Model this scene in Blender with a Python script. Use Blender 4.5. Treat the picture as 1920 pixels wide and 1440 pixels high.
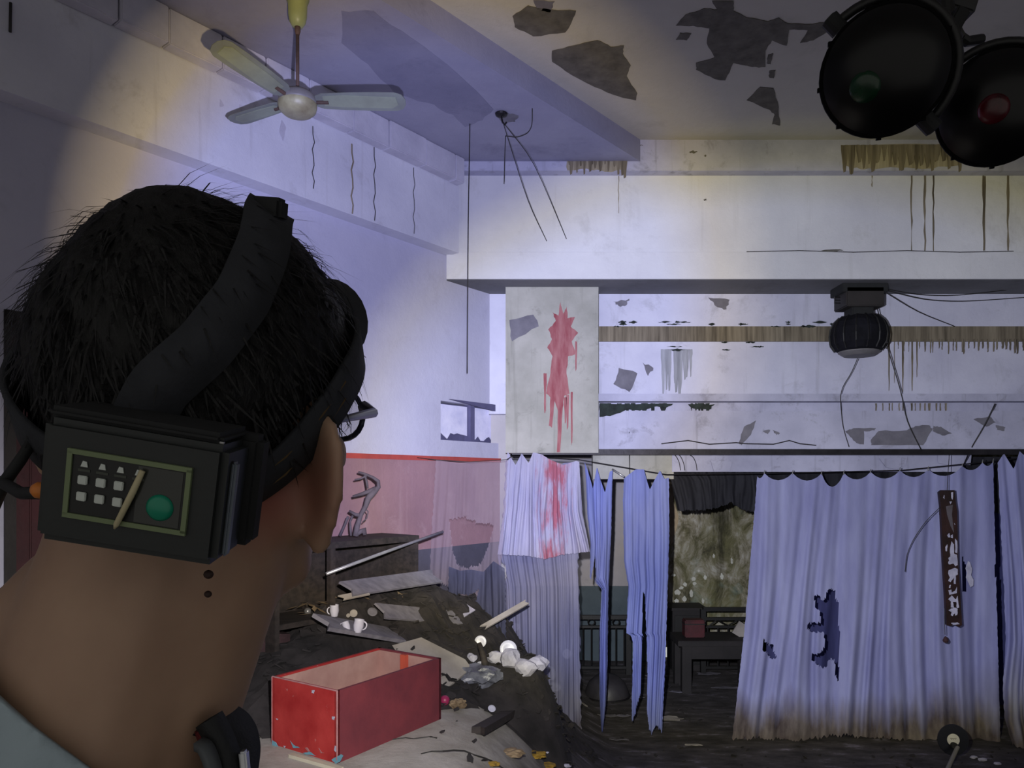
import bpy, bmesh, math, random
from mathutils import Vector, Matrix, noise as mnoise

for _o in list(bpy.data.objects):
    bpy.data.objects.remove(_o)
scn = bpy.context.scene
COL = scn.collection
random.seed(7)
PI = math.pi

# ------------------------------------------------------------------ camera, world, exposure
CZ = 1.65                      # eye height over the hall floor
FPX = 1400.0                   # focal length in pixels of a 1920 wide frame
cam_d = bpy.data.cameras.new('camera')
cam_d.sensor_width = 36.0
cam_d.lens = 36.0 * FPX / 1920.0
cam_d.shift_y = (900 - 720) / 1920.0
cam_d.clip_start = 0.02
cam_d.clip_end = 200
cam = bpy.data.objects.new('camera', cam_d)
cam.location = (0, 0, CZ)
cam.rotation_euler = (PI / 2, 0, 0)
COL.objects.link(cam)
scn.camera = cam

wd_ = bpy.data.worlds.new('world')
scn.world = wd_
wd_.use_nodes = True
bg = wd_.node_tree.nodes['Background']
bg.inputs[0].default_value = (1.0, 0.97, 0.92, 1)
bg.inputs[1].default_value = 0.30
scn.view_settings.view_transform = 'Standard'
scn.view_settings.look = 'None'
scn.view_settings.gamma = 1.0
scn.view_settings.exposure = 0.0
scn.view_settings.use_curve_mapping = False


def P(u, v, y):
    """a point of the hall seen in direction (u, v) at distance y down the hall"""
    return Vector(((u - 960) / FPX * y, y, CZ + (900 - v) / FPX * y))


def hit(u, v, p0, n):
    """where the sight line (u, v) meets a plane of the room"""
    d = Vector(((u - 960) / FPX, 1.0, (900 - v) / FPX))
    o = Vector((0, 0, CZ))
    t = (Vector(p0) - o).dot(n) / d.dot(n)
    return o + d * t


# headlamp beams: position of the two lamps on the forehead, aim, half sizes (tangents)
LAMP_POS = Vector((-0.02, 0.72, 1.78))


def beam(name, pos, target, tx, ty, watts, col, rim, edge=0.16, core=1.0):
    ld = bpy.data.lights.new(name, 'SPOT')
    ld.spot_size = math.radians(150)
    ld.spot_blend = 0.0
    ld.energy = watts
    ld.shadow_soft_size = 0.02
    ld.use_nodes = True
    nt = ld.node_tree
    N, L = nt.nodes, nt.links
    em = N['Emission']
    tc = N.new('ShaderNodeTexCoord')
    sp = N.new('ShaderNodeSeparateXYZ')
    L.new(tc.outputs['Normal'], sp.inputs[0])

    def m(op, a, b=None):
        n = N.new('ShaderNodeMath')
        n.operation = op
        for i, q in enumerate((a, b)):
            if q is None:
                continue
            if isinstance(q, (int, float)):
                n.inputs[i].default_value = q
            else:
                L.new(q, n.inputs[i])
        return n.outputs[0]
    ax = m('DIVIDE', m('DIVIDE', sp.outputs[0], sp.outputs[2]), tx)
    ay = m('DIVIDE', m('DIVIDE', sp.outputs[1], sp.outputs[2]), ty)
    r = m('SQRT', m('ADD', m('MULTIPLY', ax, ax), m('MULTIPLY', ay, ay)))
    r2 = m('MULTIPLY', r, 0.5)
    cr = N.new('ShaderNodeValToRGB')
    e = cr.color_ramp.elements
    e[0].position = 0.0
    e[0].color = [c * core for c in col] + [1]
    e[1].position = 0.5 * (1 - edge)
    e[1].color = [c * 0.92 for c in col] + [1]
    k = e.new(0.5)
    k.color = [c * 0.5 for c in rim] + [1]
    k = e.new(0.5 * (1 + edge))
    k.color = (0, 0, 0, 1)
    L.new(r2, cr.inputs[0])
    L.new(cr.outputs[0], em.inputs[0])
    o = bpy.data.objects.new(name, ld)
    COL.objects.link(o)
    o.location = pos
    d = (Vector(target) - pos).normalized()
    o.rotation_euler = d.to_track_quat('-Z', 'Y').to_euler()
    return o


beam('headlamp_wide_beam', LAMP_POS, P(1360, 850, 7.6), 0.58, 0.405, 1400,
     (0.86, 0.89, 1.0), (1.0, 0.93, 0.45))
beam('headlamp_side_beam', LAMP_POS + Vector((-0.02, 0, 0.02)), LAMP_POS + Vector((-0.766, 5.82, 1.247)), 0.452, 0.452, 1150,
     (0.60, 0.62, 1.0), (1.0, 0.76, 0.36), edge=0.2)
beam('added_floor_fill', LAMP_POS + Vector((0, 0, -0.02)), P(800, 1330, 5.2), 0.75, 0.42, 680,  # added fill lamp brightening floor and crate, not one of the headlamp beams
     (1.0, 0.97, 0.95), (1.0, 0.95, 0.9), edge=0.6)

# ------------------------------------------------------------------ helpers


def lin(c):
    return tuple(((x / 255) / 12.92 if x / 255 <= 0.04045 else ((x / 255 + 0.055) / 1.055) ** 2.4) for x in c)


class NT:
    def __init__(self, name):
        self.m = bpy.data.materials.new(name)
        self.m.use_nodes = True
        self.t = self.m.node_tree
        self.N, self.L = self.t.nodes, self.t.links
        self.b = self.N['Principled BSDF']
        self.tc = self.N.new('ShaderNodeTexCoord')

    def co(self, scale=(1, 1, 1), out='Object', loc=(0, 0, 0)):
        mp = self.N.new('ShaderNodeMapping')
        mp.inputs['Scale'].default_value = scale
        mp.inputs['Location'].default_value = loc
        self.L.new(self.tc.outputs[out], mp.inputs[0])
        return mp.outputs[0]

    def noise(self, co, scale=5, detail=6, rough=0.6, dist=0.0):
        n = self.N.new('ShaderNodeTexNoise')
        n.inputs['Scale'].default_value = scale
        n.inputs['Detail'].default_value = detail
        n.inputs['Roughness'].default_value = rough
        n.inputs['Distortion'].default_value = dist
        self.L.new(co, n.inputs['Vector'])
        return n.outputs['Fac']

    def ramp(self, fac, stops):
        r = self.N.new('ShaderNodeValToRGB')
        e = r.color_ramp.elements
        while len(e) < len(stops):
            e.new(0.5)
        for i, (p, c) in enumerate(stops):
            e[i].position = p
            if isinstance(c, (int, float)):
                c = (c, c, c)
            e[i].color = (c[0], c[1], c[2], 1)
        self.L.new(fac, r.inputs[0])
        return r.outputs[0]

    def mix(self, fac, a, b, kind='MIX'):
        n = self.N.new('ShaderNodeMix')
        n.data_type = 'RGBA'
        n.blend_type = kind
        for s, q in ((0, fac), (6, a), (7, b)):
            if isinstance(q, (int, float)):
                n.inputs[s].default_value = q
            elif isinstance(q, tuple):
                n.inputs[s].default_value = (q[0], q[1], q[2], 1)
            else:
                self.L.new(q, n.inputs[s])
        return n.outputs[2]

    def math(self, op, a, b=0.0):
        n = self.N.new('ShaderNodeMath')
        n.operation = op
        for i, q in enumerate((a, b)):
            if isinstance(q, (int, float)):
                n.inputs[i].default_value = q
            else:
                self.L.new(q, n.inputs[i])
        return n.outputs[0]

    def sep(self, co):
        n = self.N.new('ShaderNodeSeparateXYZ')
        self.L.new(co, n.inputs[0])
        return n.outputs

    def bump(self, h, strength=0.3, dist=0.01):
        n = self.N.new('ShaderNodeBump')
        n.inputs['Strength'].default_value = strength
        n.inputs['Distance'].default_value = dist
        self.L.new(h, n.inputs['Height'])
        self.L.new(n.outputs[0], self.b.inputs['Normal'])

    def set(self, **k):
        for a, q in k.items():
            a = a.replace('_', ' ')
            if hasattr(q, 'is_output'):
                self.L.new(q, self.b.inputs[a])
            elif isinstance(q, tuple):
                self.b.inputs[a].default_value = (q[0], q[1], q[2], 1)
            else:
                self.b.inputs[a].default_value = q
        return self


def simple(name, c1, c2=None, scale=6, rough=0.7, metal=0.0, bump=0.15, bscale=30, stretch=(1, 1, 1), alpha=1.0, spec=0.5):
    n = NT(name)
    c1 = lin(c1)
    c2 = lin(c2) if c2 else tuple(x * 0.7 for x in c1)
    f = n.noise(n.co(stretch), scale)
    col = n.ramp(f, [(0.32, c2), (0.68, c1)])
    n.set(Base_Color=col, Roughness=rough, Metallic=metal, Alpha=alpha)
    n.b.inputs['Specular IOR Level'].default_value = spec
    if bump:
        n.bump(n.noise(n.co(stretch), bscale), bump)
    return n.m


def plaster(name, base, shade, dirt, dirt_amt=0.5, scale=0.8, drips=0.3, rough=0.9):
    """old painted plaster: cloudy tone, blotches of grime, water runs, hairline relief"""
    n = NT(name)
    b, s, d = lin(base), lin(shade), lin(dirt)
    col = n.ramp(n.noise(n.co(), scale, 8, 0.62), [(0.3, s), (0.66, b)])
    g = n.ramp(n.noise(n.co((1, 1, 1), loc=(3, 1, 7)), scale * 2.6, 9, 0.72, 0.4), [(0.56, 0), (0.74, dirt_amt)])
    col = n.mix(g, col, d)
    dr = n.ramp(n.noise(n.co((9, 9, 0.5)), 1.0, 5, 0.6), [(0.6, 0), (0.75, drips)])
    col = n.mix(dr, col, d)
    n.set(Base_Color=col, Roughness=rough)
    n.bump(n.noise(n.co(), 14, 8, 0.7), 0.25, 0.02)
    return n.m


def mark(o, label=None, cat=None, group=None, kind=None):
    if label:
        o['label'] = label
    if cat:
        o['category'] = cat
    if group:
        o['group'] = group
    if kind:
        o['kind'] = kind
    return o


def obj(name, bm, m, parent=None, smooth=False, label=None, cat=None, group=None, kind=None):
    me = bpy.data.meshes.new(name)
    if isinstance(bm, bpy.types.Mesh):
        me = bm
    else:
        bmesh.ops.recalc_face_normals(bm, faces=bm.faces[:])
        bm.to_mesh(me)
        bm.free()
    if m is not None:
        me.materials.clear()
        me.materials.append(m)
    if smooth:
        me.polygons.foreach_set('use_smooth', [True] * len(me.polygons))
    o = bpy.data.objects.new(name, me)
    COL.objects.link(o)
    if parent is not None:
        o.parent = parent
        o.matrix_parent_inverse = parent_world(parent).inverted()
    return mark(o, label, cat, group, kind)


def parent_world(o):
    m = o.matrix_basis.copy()
    if o.parent is not None:
        m = parent_world(o.parent) @ o.matrix_parent_inverse @ m
    return m


def thing(name, loc, label, cat, group=None):
    o = bpy.data.objects.new(name, None)
    o.empty_display_size = 0.05
    o.location = loc
    COL.objects.link(o)
    return mark(o, label, cat, group)


def frame(z, x=None):
    """rotation matrix whose local z is z"""
    z = Vector(z).normalized()
    a = Vector(x) if x is not None else (Vector((1, 0, 0)) if abs(z.x) < 0.9 else Vector((0, 1, 0)))
    y = z.cross(a).normalized()
    x = y.cross(z).normalized()
    return Matrix((x, y, z)).transposed()


def box(bm, c, size, rot=None, bevel=0.0):
    mtx = Matrix.Translation(c) @ (rot.to_4x4() if rot is not None else Matrix()) @ Matrix.Diagonal((*size, 1))
    r = bmesh.ops.create_cube(bm, size=1.0, matrix=mtx)
    if bevel:
        es = list({e for v in r['verts'] for e in v.link_edges})
        bmesh.ops.bevel(bm, geom=es, offset=bevel, segments=2, affect='EDGES')
    return bm


def boxb(c, size, rot=None, bevel=0.0):
    return box(bmesh.new(), Vector(c), size, rot, bevel)


def span(x0, x1, y0, y1, z0, z1, bevel=0.0, bm=None):
    return box(bm or bmesh.new(), Vector(((x0 + x1) / 2, (y0 + y1) / 2, (z0 + z1) / 2)),
               (abs(x1 - x0), abs(y1 - y0), abs(z1 - z0)), None, bevel)


def tube(bm, pts, r, seg=8, cap=True):
    pts = [Vector(p) for p in pts]
    rr = r if isinstance(r, (list, tuple)) else [r] * len(pts)
    rings = []
    ref = None
    for i, p in enumerate(pts):
        d = (pts[min(i + 1, len(pts) - 1)] - pts[max(i - 1, 0)])
        if d.length < 1e-9:
            d = Vector((0, 0, 1))
        d.normalize()
        if ref is None:
            ref = Vector((0, 0, 1)) if abs(d.z) < 0.9 else Vector((1, 0, 0))
        a = d.cross(ref).normalized()
        b = a.cross(d).normalized()
        ref = b
        rings.append([bm.verts.new(p + (a * math.cos(2 * PI * k / seg) + b * math.sin(2 * PI * k / seg)) * rr[i]) for k in range(seg)])
    for i in range(len(rings) - 1):
        for k in range(seg):
            bm.faces.new((rings[i][k], rings[i][(k + 1) % seg], rings[i + 1][(k + 1) % seg], rings[i + 1][k]))
    if cap:
        bm.faces.new(rings[0][::-1])
        bm.faces.new(rings[-1])
    return bm


def tubeb(pts, r, seg=8):
    return tube(bmesh.new(), pts, r, seg)


def lathe(bm, prof, mtx, seg=32):
    """prof: list of (radius, height) along local z"""
    rings = []
    for (r, h) in prof:
        if r < 1e-6:
            rings.append([bm.verts.new(mtx @ Vector((0, 0, h)))])
        else:
            rings.append([bm.verts.new(mtx @ Vector((r * math.cos(2 * PI * k / seg), r * math.sin(2 * PI * k / seg), h))) for k in range(seg)])
    for a, b in zip(rings[:-1], rings[1:]):
        for k in range(seg):
            k2 = (k + 1) % seg
            if len(a) == 1 and len(b) == 1:
                continue
            if len(a) == 1:
                bm.faces.new((a[0], b[k], b[k2]))
            elif len(b) == 1:
                bm.faces.new((a[k], a[k2], b[0]))
            else:
                bm.faces.new((a[k], a[k2], b[k2], b[k]))
    return bm


def latheb(prof, c, axis=(0, 0, 1), seg=32):
    return lathe(bmesh.new(), prof, Matrix.Translation(c) @ frame(axis).to_4x4(), seg)


def ragged(pts, amp, sub=4, rng=random):
    out = []
    n = len(pts)
    for i in range(n):
        a, b = Vector(pts[i]), Vector(pts[(i + 1) % n])
        out.append(a)
        d = b - a
        nrm = Vector((-d.y, d.x))
        if nrm.length > 1e-6:
            nrm.normalize()
        for k in range(1, sub):
            out.append(a + d * (k / sub) + nrm * rng.uniform(-amp, amp))
    return out


def slab(pts3, n, t):
    """closed plate: outline pts3 pushed by thickness t along n"""
    bm = bmesh.new()
    a = [bm.verts.new(p) for p in pts3]
    b = [bm.verts.new(Vector(p) + Vector(n) * t) for p in pts3]
    f1 = bm.faces.new(a)
    f2 = bm.faces.new(b[::-1])
    f1.normal_update()
    f2.normal_update()
    k = len(a)
    for i in range(k):
        bm.faces.new((a[i], b[i], b[(i + 1) % k], a[(i + 1) % k]))
    bmesh.ops.triangulate(bm, faces=[f1, f2])
    return bm


def patch(parent, name, px, p0, n, m, t=0.003, amp=1.5, sub=4):
    """ragged flake or stain plate lying on a room surface"""
    n = Vector(n).normalized()
    pts = [hit(q.x, q.y, p0, n) for q in ragged([Vector(p) for p in px], amp, sub)]
    return obj(name, slab(pts, n, t), m, parent)


def ellipsoid(bm, c, rad, rot=None, sub=3):
    mtx = Matrix.Translation(c) @ (rot.to_4x4() if rot is not None else Matrix()) @ Matrix.Diagonal((*rad, 1))
    bmesh.ops.create_icosphere(bm, subdivisions=sub, radius=1.0, matrix=mtx)
    return bm


def capsule(bm, a, b, ra, rb, n=7):
    a, b = Vector(a), Vector(b)
    for i in range(n):
        t = i / (n - 1)
        ellipsoid(bm, a.lerp(b, t), (ra + (rb - ra) * t,) * 3, None, 2)


def interp(pts, x):
    if x <= pts[0][0]:
        return pts[0][1]
    for (a, b) in zip(pts[:-1], pts[1:]):
        if x <= b[0]:
            t = (x - a[0]) / max(1e-9, b[0] - a[0])
            return a[1] + (b[1] - a[1]) * t
    return pts[-1][1]


def inside(p, poly):
    x, y = p
    c = False
    n = len(poly)
    for i in range(n):
        x1, y1 = poly[i]
        x2, y2 = poly[(i + 1) % n]
        if (y1 > y) != (y2 > y) and x < (x2 - x1) * (y - y1) / (y2 - y1) + x1:
            c = not c
    return c


def cloth(name, L, R, top, bot, y, m, nu=60, nv=60, fold=6, amp=0.05, seed=0, holes=(), rag=0, wob=0.012, parent=None, **kw):
    """hanging cloth. L, R: (v, u) side edges; top, bot: (t, v) hem lines; real folds in depth"""
    rng = random.Random(seed)
    ph = [rng.uniform(0, 6.28) for _ in range(6)]
    hem = [rng.uniform(-1, 1) for _ in range(nu + 1)]
    verts, uvp, idx = [], [], {}
    for j in range(nv + 1):
        for i in range(nu + 1):
            t, s = i / nu, j / nv
            v0, v1 = interp(top, t), interp(bot, t) + rag * hem[i] * (1.0 if i % 2 else 0.2)
            v = v0 + (v1 - v0) * s
            l, r = interp(L, v), interp(R, v)
            if rag and 0 < s < 1:
                if i == 0:
                    l += rng.uniform(-1, 1) * rag * 0.12
                if i == nu:
                    r += rng.uniform(-1, 1) * rag * 0.12
            u = l + (r - l) * t
            tw = t + 0.55 / fold * mnoise.noise(Vector((t * fold * 0.55 + seed * 3.1, s * 1.1, 0.0)))
            q = tw * fold * 2 * PI
            am = 0.45 + 0.75 * abs(mnoise.noise(Vector((t * fold * 0.4 + seed, 3.3, s * 0.8)))) * 1.6
            d = math.sin(q + ph[0] + 0.8 * math.sin(s * 2.1 + ph[1])) * 0.6
            d += math.sin(q * 0.47 + ph[2] + s * 1.3) * 0.45
            d += math.sin(q * 2.3 + ph[3] + s * 2.0) * 0.25
            d *= am * amp * (0.35 + 0.75 * min(1, s * 1.6))
            d += wob * mnoise.noise(Vector((t * 9 + seed, s * 7, seed * 1.7)))
            verts.append(P(u, v, y + d))
            uvp.append((u, v))
    faces = []
    for j in range(nv):
        for i in range(nu):
            a = j * (nu + 1) + i
            c = ((uvp[a][0] + uvp[a + nu + 2][0]) / 2, (uvp[a][1] + uvp[a + nu + 2][1]) / 2)
            if any(inside(c, h) for h in holes):
                continue
            faces.append((a, a + 1, a + nu + 2, a + nu + 1))
    me = bpy.data.meshes.new(name)
    me.from_pydata(verts, [], faces)
    bm = bmesh.new()
    bm.from_mesh(me)
    bmesh.ops.delete(bm, geom=[v for v in bm.verts if not v.link_faces], context='VERTS')
    bm.to_mesh(me)
    bm.free()
    return obj(name, me, m, parent, smooth=True, **kw)


# ------------------------------------------------------------------ materials
MAT = {}
MAT['wall_l'] = plaster('lavender_plaster', (190, 189, 207), (172, 171, 194), (146, 142, 156), 0.35, 0.7, 0.12)
MAT['wall_l_up'] = plaster('lavender_upper_plaster', (214, 214, 226), (190, 190, 206), (140, 136, 142), 0.5, 0.9, 0.3)
MAT['ceil_l'] = plaster('lavender_ceiling_paint', (158, 157, 176), (128, 128, 152), (104, 103, 126), 0.6, 0.5, 0.0)
MAT['ceil_r'] = plaster('grey_white_ceiling', (196, 194, 188), (176, 174, 168), (140, 138, 132), 0.4, 0.6, 0.0)
MAT['wall_f'] = plaster('white_front_plaster', (212, 212, 216), (188, 188, 196), (150, 148, 146), 0.4, 0.7, 0.2)
MAT['beam_f'] = plaster('grey_beam_plaster', (186, 186, 208), (154, 154, 176), (84, 82, 84), 0.65, 1.4, 0.5)
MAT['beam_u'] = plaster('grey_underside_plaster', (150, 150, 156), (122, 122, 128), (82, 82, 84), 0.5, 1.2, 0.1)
MAT['pil'] = plaster('greenish_grey_pilaster', (176, 174, 168), (140, 140, 132), (84, 86, 74), 0.7, 1.4, 0.4)
MAT['wains'] = plaster('faded_pink_wainscot', (152, 118, 126), (130, 100, 110), (172, 146, 154), 0.5, 1.0, 0.3)
MAT['wains_low'] = plaster('dark_blue_grey_dado', (84, 82, 98), (62, 60, 74), (40, 38, 44), 0.6, 1.2, 0.3)
MAT['redline'] = simple('red_stripe_paint', (176, 72, 64), (150, 62, 60), 5, 0.7)
MAT['bare'] = simple('bare_dark_plaster', (104, 101, 96), (76, 74, 70), 9, 0.95, bump=0.4)
MAT['bare_blue'] = simple('bare_grey_plaster', (120, 118, 128), (98, 96, 106), 7, 0.95, bump=0.3)
MAT['stain'] = simple('brown_seep_stain', (140, 130, 112), (74, 66, 54), 2.2, 0.9, stretch=(9, 9, 0.5))
MAT['mould'] = simple('black_green_mould', (44, 54, 50), (24, 28, 28), 14, 0.95)
MAT['wire'] = simple('dark_wire', (40, 38, 38), rough=0.6, bump=0)
MAT['black'] = simple('black_metal', (22, 22, 24), (14, 14, 15), 8, 0.5, bump=0.1)
MAT['blackr'] = simple('black_rough_plastic', (26, 28, 30), (18, 19, 21), 8, 0.75, bump=0.1)
MAT['steel'] = simple('dark_steel', (52, 50, 54), (36, 34, 38), 8, 0.5, 0.6)
MAT['darkwood'] = simple('dark_stained_wood', (58, 50, 48), (30, 26, 26), 3, 0.75, stretch=(1, 8, 8), bump=0.3)
MAT['mud'] = simple('dark_rubble', (52, 48, 50), (22, 20, 22), 5, 0.95, bump=0.8, bscale=18)
MAT['greyplank'] = simple('weathered_grey_board', (128, 126, 138), (98, 96, 108), 3, 0.8, stretch=(1, 6, 6), bump=0.25)
MAT['paleboard'] = simple('pale_grey_board', (168, 162, 158), (132, 126, 122), 3, 0.8, bump=0.2)
MAT['white'] = simple('white_ceramic', (206, 206, 224), (186, 186, 206), 6, 0.35, bump=0)
MAT['paper'] = simple('crumpled_paper', (186, 184, 204), (148, 147, 168), 10, 0.9, bump=0.5)
MAT['alu'] = simple('aluminium_tube', (190, 190, 190), (150, 150, 152), 6, 0.35, 0.5, bump=0.05)
MAT['leaf'] = simple('dry_leaves', (150, 130, 104), (96, 80, 60), 12, 0.9, bump=0.5)
MAT['yleaf'] = simple('yellow_leaves', (160, 128, 44), (110, 88, 36), 12, 0.9, bump=0.5)


def fabric(name, c1, c2, mud=True, alpha=1.0, red=None, z_mud=-0.6, transl=0.25):
    n = NT(name)
    col = n.ramp(n.noise(n.co((3, 3, 0.6)), 1.6, 6, 0.6), [(0.3, lin(c2)), (0.7, lin(c1))])
    if mud:      # dried mud and damp that climbed up from the hem, in uneven tongues
        z = n.sep(n.co((1, 1, 1)))[2]
        up = n.noise(n.co((5, 5, 0.4)), 1.0, 5, 0.6)
        h = n.math('ADD', z, n.math('MULTIPLY', n.math('SUBTRACT', up, 0.5), -0.9))
        f = n.ramp(n.math('ADD', h, 1.0 - z_mud), [(0.62, 0.92), (0.98, 0.0)])
        mcol = n.ramp(n.noise(n.co((4, 4, 1.5), loc=(5, 2, 1)), 2.0, 6, 0.6), [(0.32, lin((66, 52, 42))), (0.62, lin((128, 118, 112)))])
        col = n.mix(f, col, mcol)
    if red:      # spilled red paint: a blotch round a vertical line with runs
        x, y_, z = n.sep(n.co((1, 1, 1)))
        wob = n.noise(n.co((5, 5, 1.1)), 2.0, 6, 0.65)
        dx = n.math('ABSOLUTE', n.math('ADD', n.math('SUBTRACT', x, red[0]), n.math('MULTIPLY', n.math('SUBTRACT', wob, 0.5), 0.5)))
        f = n.ramp(n.math('DIVIDE', dx, red[1]), [(0.35, 0.75), (0.95, 0.0)])
        gap = n.ramp(n.noise(n.co((8, 8, 2.0), loc=(2, 9, 4)), 1.5, 5, 0.6), [(0.38, 0.0), (0.55, 1.0)])
        col = n.mix(n.math('MULTIPLY', f, gap), col, lin((190, 62, 74)))
    n.set(Base_Color=col, Roughness=0.9, Alpha=alpha)
    n.b.inputs['Specular IOR Level'].default_value = 0.15
    n.bump(n.noise(n.co((1, 1, 0.2)), 40, 4, 0.6), 0.15)
    if transl:
        tr = n.N.new('ShaderNodeBsdfTranslucent')
        n.L.new(col, tr.inputs[0])
        mx = n.N.new('ShaderNodeMixShader')
        mx.inputs[0].default_value = transl
        out = n.N['Material Output']
        n.L.new(n.b.outputs[0], mx.inputs[1])
        n.L.new(tr.outputs[0], mx.inputs[2])
        if alpha < 1:
            tp = n.N.new('ShaderNodeBsdfTransparent')
            m2 = n.N.new('ShaderNodeMixShader')
            m2.inputs[0].default_value = alpha
            n.b.inputs['Alpha'].default_value = 1.0
            n.L.new(tp.outputs[0], m2.inputs[1])
            n.L.new(mx.outputs[0], m2.inputs[2])
            n.L.new(m2.outputs[0], out.inputs[0])
        else:
            n.L.new(mx.outputs[0], out.inputs[0])
    return n.m


MAT['cur'] = fabric('lavender_curtain_cloth', (168, 171, 212), (138, 140, 188))
MAT['cur_b'] = fabric('blue_curtain_cloth', (146, 156, 216), (118, 128, 194), mud=False)
MAT['cur_s'] = fabric('sheer_lavender_cloth', (164, 164, 196), (128, 130, 170), alpha=0.72, z_mud=-0.72)
MAT['cur_w'] = fabric('white_sheer_cloth', (206, 202, 226), (176, 176, 212), mud=False, alpha=0.8, red=(0.44, 0.17))
MAT['sheer'] = fabric('thin_veil_cloth', (196, 178, 190), (166, 150, 168), mud=False, alpha=0.3)
MAT['cur_d'] = fabric('dark_blue_grey_cloth', (96, 98, 124), (62, 64, 84), mud=False, alpha=0.86)
MAT['drape'] = fabric('charcoal_drape', (62, 62, 68), (38, 38, 44), mud=False)

# ------------------------------------------------------------------ the setting
ZR = -1.11           # sunken floor before the stage
ZL = 4.80            # ceiling over the left side
ZC = 5.014           # ceiling over the right side
YF = 7.5             # front wall plane
UP = Vector((0, 0, 1))
WD = Vector((0.779, 1, 0)).normalized()          # the left wall runs this way
WN = Vector((WD.y, -WD.x, 0))                    # and faces this way
WC = Vector((-0.654, YF, 0))                     # corner with the front wall
WROT = Matrix((WD, WN * -1, UP)).transposed()    # local x along wall, y into wall


def wbox(s0, s1, d0, d1, z0, z1, bm=None, bevel=0):
    """box along the left wall: s along it, d out from its face into the room"""
    c = WC + WD * (s0 + s1) / 2 + WN * (d0 + d1) / 2 + UP * (z0 + z1) / 2
    return box(bm or bmesh.new(), c, (abs(s1 - s0), abs(d1 - d0), abs(z1 - z0)), WROT, bevel)


def floor_z(x, y):
    t = min(1, max(0, (x + 0.45) / 1.55))
    t = t * t * (3 - 2 * t)
    return ZR * t


nf = NT('worn_concrete')
xx = nf.sep(nf.co())[0]
wobf = nf.noise(nf.co(), 1.5, 6, 0.65)
fx = nf.math('ADD', xx, nf.math('MULTIPLY', nf.math('SUBTRACT', wobf, 0.5), 1.2))
c_l = nf.ramp(nf.noise(nf.co(), 2.2, 8, 0.65), [(0.3, lin((138, 132, 124))), (0.65, lin((182, 178, 174)))])
c_r = nf.ramp(nf.noise(nf.co((1, 2.5, 1)), 2.6, 8, 0.7), [(0.38, lin((44, 41, 41))), (0.57, lin((76, 72, 73))), (0.7, lin((136, 130, 146)))])
colf = nf.mix(nf.ramp(nf.math('ADD', nf.math('MULTIPLY', fx, 0.5), 0.5), [(0.42, 0), (0.66, 1)]), c_l, c_r)
nf.set(Base_Color=colf, Roughness=0.85)
nf.bump(nf.noise(nf.co(), 9, 8, 0.7), 0.35, 0.03)
bm = bmesh.new()
xs = [-9 + 0.25 * i for i in range(76)]
ys = [-3 + 0.3 * i for i in range(52)]
g = [[bm.verts.new((x, y, floor_z(x, y))) for x in xs] for y in ys]
for j in range(len(ys) - 1):
    for i in range(len(xs) - 1):
        bm.faces.new((g[j][i], g[j][i + 1], g[j + 1][i + 1], g[j + 1][i]))
floor = obj('floor', bm, nf.m, smooth=True, kind='structure')

# left wall with a door opening and a high two-pane window
S_D0, S_D1 = -3.866, -2.95
S_W0, S_W1 = -0.09, 0.98
bm = bmesh.new()
wbox(-13, S_D0, -0.2, 0, 0, ZL, bm)
wbox(S_D0, S_D1, -0.2, 0, 2.667, ZL, bm)
wbox(S_D1, S_W0, -0.2, 0, 0, ZL, bm)
wbox(S_W0, S_W1, -0.2, 0, 2.44, ZL, bm)
wbox(S_W0, S_W1, -0.2, 0, 0, 2.05, bm)
wbox(S_W1, 1.02, -0.2, 0, 0, ZL, bm)
wall_left = obj('wall_left', bm, MAT['wall_l'], kind='structure')
obj('upper_overhang', wbox(-13, 0.0, 0.0, 0.16, 3.90, ZL), MAT['wall_l_up'], wall_left)
bm = wbox(S_D1, 1.02, 0, 0.012, 0.98, 1.84)
obj('wainscot', bm, MAT['wains'], wall_left)
bm = wbox(S_D1, 1.02, 0, 0.012, 0.0, 0.98)
obj('dado', bm, MAT['wains_low'], wall_left)
obj('red_stripe', wbox(S_D1, 1.02, 0, 0.022, 1.84, 1.885), MAT['redline'], wall_left)
# block cornice under the ceiling
rng = random.Random(3)
blk = simple('cornice_block_paint', (198, 196, 210), (176, 174, 190), 4, 0.9, bump=0.3)
s = -8.0
while s < -0.05:
    w = rng.uniform(0.28, 0.46)
    e = min(s + w, -0.02)
    obj('cornice_block', wbox(s, e - 0.008, 0.16, 0.16 + rng.uniform(0.10, 0.118), 4.56 + rng.uniform(-0.006, 0.004), ZL - 0.001, bevel=0.008), blk, wall_left)
    s = e
for s0, z0, z1, w in ((-1.1, 3.92, 4.56, 0.012), (-0.62, 3.93, 4.54, 0.01), (-1.75, 4.0, 4.5, 0.011), (-1.35, 3.91, 4.5, 0.02)):
    pts = [WC + WD * (s0 + 0.012 * math.sin(k * 2.3)) + WN * 0.162 + UP * (z0 + (z1 - z0) * k / 8) for k in range(9)]
    obj('crack', tubeb(pts, w * 0.35, 5), MAT['wire'] if w < 0.015 else MAT['stain'], wall_left)
# flaking strips of paint on the cornice and the wall
for px in ([(528, 225), (536, 240), (530, 265), (524, 248)], [(412, 186), (420, 198), (412, 200)], [(448, 196), (456, 200), (452, 216)]):
    patch(wall_left, 'paint_flake', px, WC + WN * 0.164, WN, blk, 0.004, 1.0, 3)

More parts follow.
